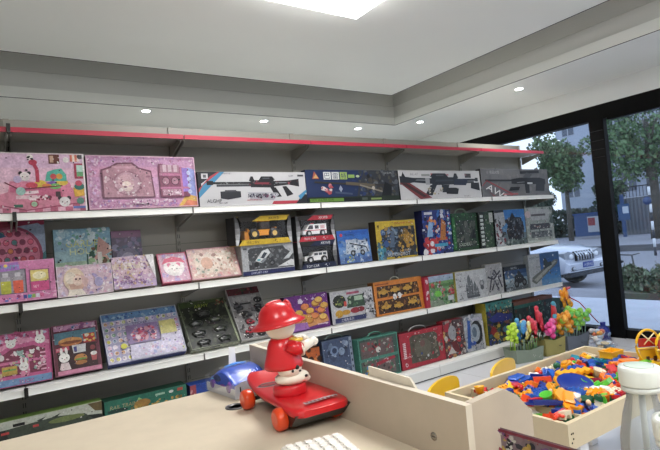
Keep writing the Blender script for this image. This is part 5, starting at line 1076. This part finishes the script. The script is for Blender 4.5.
big('sand_rake', b_rake, 'e8401c', (1.655, -2.10, .492), (.1, .1, .25), 'scarlet plastic rake at the nearest corner of the play tray')
big('toy_track', b_wave, 'f0a820', (2.16, -1.845, .492), (.1, .05, -.25), 'wavy amber plastic track behind the round navy dish')
big('sand_shovel', b_scoop, '1d54b8', (1.95, -1.68, .480), (0, .0, .2), 'large blue plastic scoop near the rear rim of the play tray')
big('toy_bin', b_bin, 'f2b41c', (2.585, -1.80, .487), (0, 0, -.1), 'square open yellow plastic bin at the far right end of the play tray')
big('toy_plate', b_scoop, 'f58a18', (2.50, -1.93, .486), (.1, .1, -.3), 'orange plastic scoop beside the square yellow bin')
big('sand_scoop', b_rake, 'c81e28', (1.86, -1.74, .488), (0, .1, .9), 'red plastic rake at the left part of the play tray')
# ---- yellow wheel toy standing at the right end
def ferris(x, y, label):
    t = empty('toy_water_wheel', (x, y, .487), (0, 0, math.radians(-35))); tag(t, label, 'toy', 'yellow wheel toys at the right end of the tray')
    R_ = .060
    b = MB(); b.tube([(R_ * math.cos(2 * PI * k / 24), 0, R_ * 1.35 + R_ * 1.35 * math.sin(2 * PI * k / 24)) for k in range(25)], .006, 'f0bc1c', 8); b.build('rim', 'plastic', t)
    b = MB(); b.box(-R_ * .8, -.004, R_ * 1.3, R_ * .8, .004, R_ * 2.0, 'b8281c'); b.build('red_panel', 'plastic', t)
    b = MB(); b.tube([(-R_, -.006, R_ * 1.2), (R_, -.006, R_ * 1.2)], .004, 'f4cc50'); b.tube([(-R_ * .5, -.006, R_ * 2.4), (R_ * .4, -.006, R_ * 1.5)], .003, 'f0e0b0'); b.tube([(R_ * .5, -.006, R_ * 2.4), (-R_ * .4, -.006, R_ * 1.5)], .003, 'f0e0b0'); b.box(-R_ * .75, -.003, R_ * .3, R_ * .75, .003, R_ * 1.1, 'dca424'); b.box(-R_ * .3, -.006, .0, -R_ * .05, .004, R_ * .5, '4a2c24'); b.box(R_ * .3, -.006, .0, R_ * .55, .004, R_ * .5, '4a2c24'); b.build('spoke', 'plastic', t)
    b = MB(); b.box(-.05, -.02, 0, .05, .02, .006, 'e8b020'); b.build('foot', 'plastic', t)
ferris(2.585, -1.99, 'yellow toy wheel with red panel at the far tray end, left one of two')
ferris(2.60, -2.075, 'yellow toy wheel with red panel cut off by the right edge of the picture')

# ------------------------------------------------------------------ yellow child chairs
def chair(x, y, rz, label):
    t = empty('child_chair', (x, y, 0), (0, 0, rz)); tag(t, label, 'chair', 'yellow child chairs at the play table')
    Y = 'e6b80e'
    b = MB(); b.box(-.14, -.14, .26, .14, .14, .275, Y, bev=.006); b.build('seat', 'plastic', t)
    b = MB(); pts = []
    for k in range(13):
        a = PI * k / 12; pts.append((.16 * math.cos(a), .40 + .065 * math.sin(a) ** .7))
    b.prism([(.155, .30)] + pts + [(-.155, .30)], 'y', .125, .138, Y); b.build('backrest', 'plastic', t)
    for sx in (-1, 1):
        b = MB(); b.tube([(sx * .095, .125, .26), (sx * .095, .131, .34)], .01, 'd8d8d8'); b.build('back_support', 'chrome', t)
        for sy in (-1, 1):
            b = MB(); b.tube([(sx * .12, sy * .12, .262), (sx * .135, sy * .135, .0)], .011, 'e6e6e6'); b.build('leg', 'plastic', t)
chair(1.83, -1.46, .25, 'yellow plastic child chair tucked behind the tray, closer to the counter')
chair(2.315, -1.46, .25, 'yellow plastic child chair tucked behind the tray, closer to the wand baskets')

# ------------------------------------------------------------------ baskets of wand toys
def basket(x, y, w, d, h, rz, c, label, patt):
    t = empty('wand_basket', (x, y, 0), (0, 0, rz)); tag(t, label, 'basket', 'cardboard baskets of wand toys by the shelf end')
    b = MB(); k = .9; t_ = .004
    for s, (ax, ay, bx, by) in enumerate(((-w, -d, w, -d), (w, -d, w, d), (w, d, -w, d), (-w, d, -w, -d))):
        mx, my = (ax + bx) / 2 * 1.02, (ay + by) / 2 * 1.02
        b.poly([(ax * k, ay * k, 0), (bx * k, by * k, 0), (bx, by, h), (mx, my, h * .86), (ax, ay, h)], c)
        b.poly([(ax * k * .97, ay * k * .97, 0), (ax * .97, ay * .97, h), (mx * .96, my * .96, h * .86), (bx * .97, by * .97, h), (bx * k * .97, by * k * .97, 0)], c)
    b.box(-w * k * .97, -d * k * .97, .001, w * k * .97, d * k * .97, .005, c)
    a_ = Art(b, 2 * w * k, h * .8, -d * k - .012); b.M = Matrix.Translation((-w * k, 0, .01)) @ Matrix.Rotation(0, 4, 'X'); a_.S(patt, 7, .55, .15, .95, .55, .06, ['8aa088', 'dfe4d4'] if c == 'a9b8a4' else ['6c6a50', 'a8a070', '5a5a58']); b.M = Matrix()
    b.build('carton', 'clean_card', t)
    return t
basket(3.86, -.30, .155, .09, .125, -.25, 'a9b8a4', 'sage green carton basket holding wands with lime and blue balls', 1)
basket(4.205, -.335, .125, .08, .16, -.2, 'c8bc6c', 'straw yellow carton basket holding pink and red wand toys', 2)
basket(4.53, -.355, .16, .085, .14, -.1, '8a93a2', 'grey-blue carton basket holding orange and green ball wands', 3)
def wand(x, y, ang, tilt, L, cols, kind, label, group, x_=0):
    t = empty('wand_toy', (x, y, .012), (tilt * math.cos(ang), tilt * math.sin(ang), ang)); tag(t, label, 'toy wand', group)
    b = MB(); b.tube([(0, 0, 0), (0, 0, L * .72)], .0035, cols[-1], 6); b.build('stick', 'plastic', t)
    b = MB(); r = random.Random(int(x * 1000) + int(y * 977))
    if kind == 'balls':
        for k in range(6): a = k * 2.4; b.ell((.022 * math.cos(a), .022 * math.sin(a), L * .72 + k * .02), (.021, .021, .020), cols[k % (len(cols) - 1)], 8, 6)
    elif kind == 'big':
        for k in range(4): a = k * 1.9; b.ell((.024 * math.cos(a), .024 * math.sin(a), L * .72 + k * .028), (.029, .029, .028), cols[k % (len(cols) - 1)], 10, 7)
    else: b.tube([(0, 0, L * .62), (.004, 0, L * .8), (0, .003, L)], [.017, .020, .017], cols[0], 8); b.ell((0, 0, L), (.021, .021, .024), cols[1], 8, 6)
    b.build('wand_head', 'plastic', t)
rw = random.Random(6)
def bunch(cx, cy, w, d, rz, n, specs, gname):
    for i in range(n):
        cols, kind, L, lab = specs[i * len(specs) // n]
        u = -w + 2 * w * ((i + .5) / n); v = rw.uniform(-d, d)
        x = cx + u * math.cos(rz) - v * math.sin(rz); y = cy + u * math.sin(rz) + v * math.cos(rz)
        wand(x, y, rz, rw.uniform(-.1, .16), L * rw.uniform(.62, 1.08), cols, kind, lab, gname)
bunch(3.86, -.30, .12, .06, -.25, 26, [(('b4d83c', 'c8e458', '9ac43c'), 'balls', .30, 'lime green ball wand at the counter side of the sage basket'), (('3a88c8', '5aa8d8', '88a090'), 'rod', .33, 'blue rod wand in the sage basket'), (('e8d878', 'f0e8b0', '9ab070'), 'rod', .31, 'cream yellow rod wand in the sage basket'), (('c82c38', 'e05060', '7aa870'), 'rod', .33, 'red rod wand in the sage basket')], 'wands in the sage green basket')
bunch(4.205, -.335, .10, .055, -.2, 16, [(('c8283c', 'e0485c', '3a7058'), 'rod', .42, 'tall dark red wand in the straw yellow basket'), (('e84a94', 'f070b0', '4a8a70'), 'big', .28, 'hot pink ball wand in the straw yellow basket'), (('c83038', '48a0b8', '3a7058'), 'rod', .44, 'tall red and teal wand in the straw yellow basket')], 'wands in the straw yellow basket')
bunch(4.53, -.345, .14, .06, -.1, 24, [(('ec9a34', 'a8d048', 'f0b048', '88a8a0'), 'big', .32, 'orange and lime ball wand in the grey-blue basket'), (('8cc84c', 'eca040', '6ab858', '88a8a0'), 'big', .36, 'green topped ball wand in the grey-blue basket')], 'wands in the grey-blue basket')
# dark display crate behind wands, yellow bag, plastic bags, mallet and bottle
b = MB(); b.prism([(4.62, .0), (4.86, .0), (4.80, .42), (4.64, .46)], 'y', -.20, -.12, '2c4a50'); tag(b.build('foam_display_stand', 'matte'), 'dark teal sloping display board behind the wand baskets', 'display stand')
def blob_bag(name, loc, sc, cols, label, seed, film=True):
    t = empty(name, loc); tag(t, label, 'bag'); r = random.Random(seed)
    b = MB()
    for i in range(16): b.ell((r.uniform(-.6, .6) * sc[0], r.uniform(-.6, .6) * sc[1], r.uniform(.1, .85) * sc[2]), (sc[0] * .3, sc[1] * .35, sc[2] * .16), r.choice(cols), 8, 6)
    b.build('contents', 'plastic', t)
    b = MB(); n = 14; rows = []
    for k in range(8):
        v = k / 7; ring = []
        for i in range(n):
            a = 2 * PI * i / n; q = (1.15 * math.sin(PI * min(.96, .18 + v * .8)) + .1) * r.uniform(.85, 1.1)
            ring.append(b.vert((sc[0] * q * math.cos(a), sc[1] * q * math.sin(a), sc[2] * v * 1.1)))
        rows.append(ring)
    for k in range(7):
        for i in range(n): b.face((rows[k][i], rows[k][(i + 1) % n], rows[k + 1][(i + 1) % n], rows[k + 1][i]), 'ffffff')
    b.build('clear_bag', 'film', t)
blob_bag('bagged_toy', (4.70, -.235, .36), (.09, .045, .20), ['f0a21c', 'f4b438', 'e88c14', 'f0a828'], 'clear bag of orange-yellow toys hanging above the wand baskets', 1)
b = MB(); b.tube([(4.70, -.2, .36), (4.70, -.16, .30)], .006, 'b0b0b0'); b.box(4.66, -.22, .34, 4.74, -.16, .358, '8a9090'); b.build('bag_support', 'plastic', bpy.data.objects['foam_display_stand'])
blob_bag('bagged_toy', (4.80, -.47, .002), (.12, .08, .15), ['e8b090', 'd8d8e0', 'f0a850', 'e07a5a', 'b8c8d8', 'f2e8e0'], 'crumpled clear bag of pastel toys on the floor right of the wand baskets', 2)
blob_bag('bagged_toy', (4.62, -.62, .002), (.13, .08, .08), ['a8c0d0', '8aa8c0', 'dfe4ea', 'c8b898'], 'low clear bag of blue-grey toys on the floor in front of the pastel bag', 3)
b = MB(); b.lathe([(0, .001), (.055, .001), (.06, .01), (.058, .10), (.045, .125), (.024, .135), (.024, .155), (.026, .157), (.026, .175), (0, .176)], '1c2c8a', 22)
b.lathe([(.0605, .035), (.0605, .08)], '7aa0d8', 22) if False else None
tb = b.build('toy_bottle', 'plastic', loc=(5.0, -.42, .001)); tag(tb, 'deep blue plastic toy bottle standing at the foot of the black window post', 'toy bottle')
b = MB(); b.ell((0, -.058, .06), (.03, .006, .018), '9ab8e0', 10, 6); b.build('label_patch', 'plastic', tb)
b = MB(); b.tube([(5.03, -.36, .16), (4.875, -.27, .385), (4.76, -.235, .452)], .0055, 'b42434', 8); 
cl = b.build('toy_golf_club', 'plastic'); tag(cl, 'long thin red toy golf club leaning across towards the window post', 'toy golf club')
b = MB(); b.tube([(4.765, -.237, .450), (4.735, -.235, .475), (4.715, -.235, .510), (4.735, -.235, .545), (4.78, -.24, .548)], [.010, .014, .016, .015, .012], 'd02438', 8); b.build('club_head', 'plastic', cl)
# ------------------------------------------------------------------ outside
G = -.50
def outer(name, boxes, col, label, material='ground', kind='structure'):
    b = MB()
    for q in boxes: b.box(*q, col)
    o = b.build(name, material); o['kind'] = kind; o['label'] = label; return o
outer('terrace_pavement', [(XR + .12, -30, -.25, 8.0, 40, -.05)], 'bfc2cc', 'pale tiled pavement just outside the window')
outer('roadside_pavement', [(8.0, -30, -.40, 10.3, 60, -.22)], '8f8f96', 'grey paving beyond the pale tiles')
outer('street', [(10.3, -60, -.8, 26.0, 120, G)], '85868e', 'grey asphalt street')
outer('kerb_strip', [(26.0, -60, -.6, 26.3, 120, -.20)], '5a5b60', 'dark kerb on the far side of the street')
outer('far_pavement', [(26.3, -60, -.6, 46, 120, -.25)], '8f9098', 'far grey pavement with trees')
outer('far_ground', [(46, -60, -.6, 110, 160, -.28)], '4c5450', 'dark ground behind the far pavement')
# car
def build_car():
    CXx, CYy = 12.62, 6.42
    t = empty('parked_car', (CXx, CYy, G), (0, 0, 0)); tag(t, 'silver-white off-road car with dark grille and blue plate parked outside the window', 'car')
    body = 'c9cedb'
    # local frame: +x forward, y left, cross-sections along x
    secs = [  # x, half width at sill, half width at belt, z sill, z belt, z top, half width top
        (-2.2, .78, .82, .45, 1.0, 1.05, .7), (-2.05, .86, .90, .38, 1.02, 1.62, .62), (-1.0, .90, .93, .36, 1.02, 1.72, .66), (-.1, .90, .93, .36, 1.0, 1.66, .66), (.45, .90, .93, .36, .99, 1.10, .78),
        (.95, .90, .93, .36, .96, 1.06, .80), (1.7, .90, .92, .38, .90, 1.00, .76), (2.02, .86, .88, .38, .82, .93, .66), (2.16, .76, .80, .40, .76, .82, .60)]
    b = MB(); rows = []
    for x, ws, wb, zs, zb, zt, wt in secs:
        pts = [(-ws, zs), (-wb, zs + .22), (-wb, zb - .06), (-wb * .97, zb), (-wt - (wb - wt) * .25 if zt - zb < .3 else -wt - .02, zb + (zt - zb) * (.75 if zt - zb < .3 else .93)), (-wt, zt), (-wt * .4, zt + .03), (wt * .4, zt + .03), (wt, zt), (wt + (wb - wt) * .25 if zt - zb < .3 else wt + .02, zb + (zt - zb) * (.75 if zt - zb < .3 else .93)), (wb * .97, zb), (wb, zb - .06), (wb, zs + .22), (ws, zs)]
        rows.append([b.vert((x, y, z)) for y, z in pts])
    n = len(rows[0])
    for i in range(len(rows) - 1):
        for j in range(n): b.face((rows[i][j], rows[i + 1][j], rows[i + 1][(j + 1) % n], rows[i][(j + 1) % n])[::-1], body, True)
    b.face(rows[0][::-1][::-1], body); b.face(rows[-1], body)
    rz = math.radians(-90)
    cb = b.build('car_body', 'carpaint', t)
    b = MB(); b.prism([(2.02, .42), (2.24, .42), (2.25, .60), (2.17, .66), (2.02, .66)], 'y', -.80, .80, body); b.prism([(1.8, .30), (2.2, .30), (2.245, .46), (2.02, .47), (1.8, .46)], 'y', -.74, .74, '2a2c30'); b.prism([(2.02, .64), (2.17, .64), (2.18, .80), (2.05, .92)], 'y', -.36, .36, 'b8bcc4'); b.build('front_bumper', 'carpaint', t)
    b = MB(); b.prism([(2.1, .67), (2.195, .67), (2.20, .79), (2.11, .90)], 'y', -.40, .40, '1c1d20')
    for k in range(7): y = -.345 + k * .115; b.prism([(2.15, .68), (2.225, .68), (2.225, .79), (2.14, .895)], 'y', y - .022, y + .022, 'c4c8d0')
    b.lathe([(0, .0), (.06, 0), (.06, -.02)], 'd8dade', 18, center=(2.235, 0, .80), axis='x'); b.build('grille', 'chrome', t)
    for s in (-1, 1):
        b = MB(); b.prism([(s * .42, .70), (s * .80, .74), (s * .86, .88), (s * .66, .92), (s * .42, .86)][::s], 'x', 2.00, 2.165, '90959e'); b.ell((2.165, s * .55, .79), (.02, .09, .06), 'e8ebf0', 12, 8); b.build('headlight', 'plastic', t)
        b = MB(); b.ell((2.235, s * .62, .50), (.03, .11, .06), '303238', 14, 8); b.ell((2.255, s * .62, .50), (.02, .06, .04), 'b0b4bc', 12, 6); b.build('fog_light', 'plastic', t)
    b = MB(); b.box(2.245, -.22, .50, 2.262, .22, .63, '2c4cae'); a_ = Art(b, .44, .13); b.M = Matrix.Translation((2.2625, -.22, .50)) @ Matrix.Rotation(PI / 2, 4, 'Z'); a_.T('A·89H62', .07, .2, .6, 'e8ecf4', maxw=.86); b.M = Matrix(); b.build('licence_plate', 'card', t)
    for x in (1.38, -1.4):
        for s in (-1, 1):
            b = MB(); b.lathe([(0, -.11), (.22, -.11), (.345, -.10), (.36, -.06), (.36, .06), (.345, .10), (.24, .11)], '18191b', 28, axis='y'); w_ = b.build('wheel', 'matte', t, loc=(x, s * .80, .36))
            b = MB(); b.lathe([(0, s * .12), (.05, s * .12), (.22, s * .105), (.23, s * .08)], 'a8acb2', 20, axis='y'); b.build('hubcap', 'chrome', w_)
    b = MB(); b.prism([(.42, 1.09), (.46, 1.12), (-.06, 1.64), (-.1, 1.61)], 'y', -.70, .70, '20262e'); b.build('windscreen', 'plastic', t)
    for s in (-1, 1):
        b = MB(); b.prism([(.2, 1.06), (-.2, 1.56), (-1.8, 1.58), (-1.95, 1.08)], 'y', s * .80, s * .86, '20262e'); b.build('side_window', 'plastic', t)
        b = MB(); b.ell((.3, s * 1.0, 1.12), (.07, .10, .08), body, 12, 8); b.build('mirror', 'carpaint', t)
    t.rotation_euler = (0, 0, rz); t.scale = (1.05, 1.05, 1.05)
    return t
build_car()
# trees
def tree(x, y, h, trunk_r, crown, n, label, seed, col=('3e5a38', '4f6c46', '5d7c50', '33492f', '6c8a60'), z0=-.25, spread=1.0):
    t = empty('street_tree', (x, y, z0)); tag(t, label, 'tree', 'trees along the street'); r = random.Random(seed)
    b = MB(); b.tube([(0, 0, 0), (.06, .04, h * .25), (-.04, 0, h * .5), (.05, .06, h * .8)], [trunk_r * 1.2, trunk_r, trunk_r * .8, trunk_r * .35], '4a4640', 10)
    for k in range(7):
        a = r.uniform(0, 6.28); z = h * r.uniform(.38, .7); q = crown[0] * r.uniform(.5, .8); b.tube([(0, 0, z), (q * .5 * math.cos(a), q * .5 * math.sin(a), z + h * .1), (q * math.cos(a), q * math.sin(a), z + h * .18)], [trunk_r * .35, trunk_r * .22, trunk_r * .08], '4a4640', 6)
    b.build('trunk', 'matte', t)
    b = MB(); cl = [(r.uniform(-.7, .7) * crown[0], r.uniform(-.7, .7) * crown[0], crown[2] + r.uniform(-.8, .8) * crown[1]) for _ in range(26)]
    for i in range(n):
        c = r.choice(cl); q = crown[0] * .42; d = Vector((r.gauss(0, 1), r.gauss(0, 1), r.gauss(0, .8))).normalized() * q * r.uniform(.3, 1) ** .5
        p = Vector(c) + d; u = Vector((r.gauss(0, 1), r.gauss(0, 1), r.gauss(0, 1))).normalized(); w = u.orthogonal().normalized(); v = u.cross(w); s = r.uniform(.06, .13) * spread
        b.poly([p + w * s, p + v * s * .55, p - w * s, p - v * s * .55], r.choice(col))
    b.build('foliage', 'leafy', t)
tree(36, 18.6, 9.2, .16, (2.0, 2.1, 6.0), 4600, 'tree with a thin trunk between the shelving and the wide window post', 1, spread=1.6)
tree(33, 11.3, 9.0, .34, (2.7, 2.2, 5.6), 3600, 'large leafy tree at the right edge behind the striped pole', 2, spread=1.5)
tree(41, 24.6, 4.6, .2, (1.8, 1.6, 2.6), 2500, 'dark low tree beside the shelving end far down the street', 3, spread=1.6, col=('2c3e2c', '36503a', '263626'))
tree(42.0, 18.6, 4.8, .2, (1.2, 1.2, 3.2), 2500, 'dark low tree in front of the house with balconies', 6, spread=1.4, col=('2c3e2c', '36503a', '3e5a44'))
# hedge of dark shrubs across the street
b = MB(); r = random.Random(12)
for i in range(14000):
    y = r.uniform(6, 60); x = 45 + r.uniform(-.8, .8); z = r.uniform(-.3, 2.3); s = r.uniform(.12, .3)
    u = Vector((r.gauss(0, 1), r.gauss(0, 1), r.gauss(0, 1))).normalized(); w = u.orthogonal().normalized(); v = u.cross(w); p = Vector((x, y, z))
    b.poly([p + w * s, p + v * s * .6, p - w * s, p - v * s * .6], r.choice(['2a3a30', '34463a', '223028', '3e5244']))
tag(b.build('hedge', 'leafy'), 'long dark clipped hedge on the far side of the street', 'hedge', kind='stuff')
# buildings
def building(name, x, y, w, d, h, col, label, floors, balc=True, rz=0):
    t = empty(name, (x, y, -.28), (0, 0, rz)); tag(t, label, 'building')
    b = MB(); b.box(0, -w / 2, 0, d, w / 2, h, col); b.box(-.25, -w / 2 - .2, h, d, w / 2 + .2, h + .35, 'a8aab0'); b.build('wall', 'paint', t)
    fh = h / floors
    for f in range(floors):
        n = max(2, int(w / 2.6))
        for k in range(n):
            y0 = -w / 2 + (k + .5) * w / n
            b = MB(); b.box(-.04, y0 - .65, f * fh + .7, .02, y0 + .65, f * fh + fh - .5, '4a5568'); b.box(-.06, y0 - .04, f * fh + .7, -.03, y0 + .04, f * fh + fh - .5, 'c0c4cc'); b.build('window', 'plastic', t)
        if balc and f:
            b = MB(); b.box(-1.1, -w / 2, f * fh - .15, 0, w / 2, f * fh + .12, 'c8ccd4'); bb = b.build('balcony', 'paint', t)
            b = MB(); b.tube([(-1.05, -w / 2, f * fh + 1.0), (-1.05, w / 2, f * fh + 1.0)], .04, '2c3240')
            for k in range(int(w / .28)): yy = -w / 2 + k * .28; b.box(-1.07, yy, f * fh + .1, -1.04, yy + .035, f * fh + 1.0, '2c3240')
            b.build('railing', 'blackmetal', bb)
building('apartment_house', 47, 17.6, 7.4, 8, 15.0, 'a4abba', 'pale grey apartment house with dark balcony railings seen through the front pane', 5)
building('apartment_house', 53, 26.6, 6.0, 8, 13.5, 'a9b2c2', 'blue-grey tall house seen through the back pane beside the shelving', 4, False)
# kiosk, poster board, fence, striped pole
k_ = empty('blue_kiosk', (38.5, 18.75, -.25)); tag(k_, 'blue roadside kiosk with a white and red poster', 'kiosk')
b = MB(); b.box(0, -1.0, .2, 1.2, 1.0, 1.9, '304c78'); b.box(-.1, -1.05, 1.9, 1.3, 1.05, 2.0, '244a84'); b.build('booth', 'matte', k_)
b = MB(); b.box(-.06, -.95, .5, 0, -.1, 1.7, 'd4d8e0'); b.box(-.08, -.7, 1.0, -.06, -.15, 1.6, 'a83a48'); b.build('poster', 'card', k_)
b = MB(); b.box(-.1, -.1, 0, .1, .1, 3.1, '304c78'); b.box(-.12, -.5, 1.2, -.05, .3, 2.4, '34547e'); b.box(-.13, -.46, 1.7, -.12, -.05, 2.2, 'c8d0dc')
tag(b.build('bus_stop_post', 'matte', loc=(38.5, 15.95, -.25)), 'blue post with a small panel just right of the wide window post', 'post')
f_ = empty('metal_fence', (42, 15.4, -.25)); tag(f_, 'grey corrugated metal fence across the street', 'fence')
b = MB()
for k in range(34): b.box(-.03 * (k % 2), -2.3 + k * .14, 0, .03, -2.3 + (k + 1) * .14, 2.9, '6c7078' if k % 2 else '5a5e66')
b.build('panel', 'shelfmetal', f_)
p_ = empty('striped_pole', (22.8, 7.0, G)); tag(p_, 'thin black and white striped pole with a blue round sign across the road', 'pole')
b = MB()
for k in range(9): b.lathe([(.05, k * .36), (.05, k * .36 + .36)], 'dde0e4' if k % 2 else '3a3c44', 10)
b.build('post', 'matte', p_)
b = MB(); b.lathe([(0, -.01), (.17, -.01), (.17, .01), (0, .01)], '2c4470', 20, center=(-.07, .08, 2.3), axis='x'); b.build('sign_disc', 'plastic', p_)
# scooter and planting at the pavement edge
s_ = empty('parked_scooter', (10.85, 2.25, -.22), (0, 0, math.radians(-34))); s_.scale = (.7, .7, .7); tag(s_, 'dark parked electric scooter with handlebar and seat outside the front pane', 'scooter')
for y in (-.55, .5):
    b = MB(); b.lathe([(.17, -.04), (.22, -.04), (.24, 0), (.22, .04), (.17, .04)], '1a1b1d', 20, axis='x'); w_ = b.build('wheel', 'matte', s_, loc=(0, y, .24)); b = MB(); b.lathe([(0, -.02), (.17, -.02), (.17, .02), (0, .02)], '5a5c60', 14, axis='x'); b.build('hub', 'chrome', w_)
b = MB(); b.prism([(-.55, .35), (-.5, .55), (-.1, .30), (.2, .32), (.35, .55), (.65, .58), (.6, .30), (.2, .18), (-.3, .2)], 'x', -.09, .09, '4c5450'); b.build('frame', 'plastic', s_)
b = MB(); b.ell((0, .33, .72), (.12, .22, .06), '1a1c20', 14, 8); b.tube([(0, .33, .55), (0, .33, .68)], .03, '2c2e32'); b.build('seat', 'plastic', s_)
b = MB(); b.tube([(0, -.52, .3), (0, -.40, .92)], .025, '3a3c40'); b.tube([(-.28, -.3, .96), (0, -.40, .93), (.28, -.3, .96)], .018, '202226'); b.build('handlebar', 'plastic', s_)
def shrub(x, y, w, h, seed, label):
    t = empty('shrub', (x, y, -.22)); tag(t, label, 'shrub', 'shrubs outside the front pane'); r = random.Random(seed)
    b = MB()
    for i in range(9):
        a = r.uniform(0, 6.28); q = w * r.uniform(.2, .8); b.tube([(0, 0, 0), (q * .5 * math.cos(a), q * .5 * math.sin(a), h * .5), (q * math.cos(a), q * math.sin(a), h * r.uniform(.7, 1.0))], [.012, .01, .004], '5a5040', 5)
    b.build('stem', 'matte', t)
    b = MB()
    for i in range(900):
        a = r.uniform(0, 6.28); q = w * r.uniform(0, 1) ** .5; z = h * r.uniform(.08, 1.0) * (1 - .4 * (q / w)); p = Vector((q * math.cos(a), q * math.sin(a), z)); u = Vector((r.gauss(0, 1), r.gauss(0, 1), r.gauss(0, 1))).normalized(); wv = u.orthogonal().normalized(); v = u.cross(wv); s = r.uniform(.03, .07)
        b.poly([p + wv * s, p + v * s * .5, p - wv * s, p - v * s * .5], r.choice(['56664c', '6a7c5c', '46563e', '7c8a6c', '5c5c48']))
    b.build('foliage', 'leafy', t)
shrub(9.75, 1.62, .30, .62, 1, 'bushy green shrub just right of the wide window post')
shrub(9.62, 1.12, .40, .55, 2, 'green shrub with tall shoots near the right edge')
shrub(9.45, .72, .42, .75, 3, 'green shrub cut off by the right edge')
b = MB(); b.box(9.1, .1, -.221, 9.95, 1.75, -.12, '5e5c50'); tag(b.build('planting_bed', 'ground'), 'low brown planting bed under the shrubs', 'planting bed')
# ------------------------------------------------------------------ daylight and camera
w = bpy.data.worlds.new('sky'); S.world = w; w.use_nodes = True
nt = w.node_tree; bg = nt.nodes['Background']
tc = nt.nodes.new('ShaderNodeTexCoord'); sp = nt.nodes.new('ShaderNodeSeparateXYZ'); nt.links.new(tc.outputs['Generated'], sp.inputs[0])
cr = nt.nodes.new('ShaderNodeValToRGB'); cr.color_ramp.elements[0].position = .45; cr.color_ramp.elements[0].color = lin('d3dcec'); cr.color_ramp.elements[1].position = 1; cr.color_ramp.elements[1].color = lin('bccbea')
nt.links.new(sp.outputs[2], cr.inputs[0]); nt.links.new(cr.outputs[0], bg.inputs['Color'])
bg.inputs['Strength'].default_value = 2.3
cam = bpy.data.cameras.new('camera'); co = bpy.data.objects.new('camera', cam); COL.objects.link(co); S.camera = co
f_px = 511.92; cam.sensor_fit = 'HORIZONTAL'; cam.sensor_width = 36; cam.lens = f_px / 660 * 36; cam.clip_end = 400; cam.clip_start = .02
R3 = [[0.8299457585574075, -0.5512060418808389, -0.08580173218897376], [-0.05317793156365708, 0.07493378524660334, -0.9957695694402531], [0.5553036515701841, 0.8309974892998624, 0.03287898006545653]]
rt, up, bk = Vector(R3[0]), -Vector(R3[1]), -Vector(R3[2])
M = Matrix.Identity(4)
for i in range(3): M[i][0] = rt[i]; M[i][1] = up[i]; M[i][2] = bk[i]
M.translation = Vector((-.12590655, -3.285212, 1.22224))
co.matrix_world = M
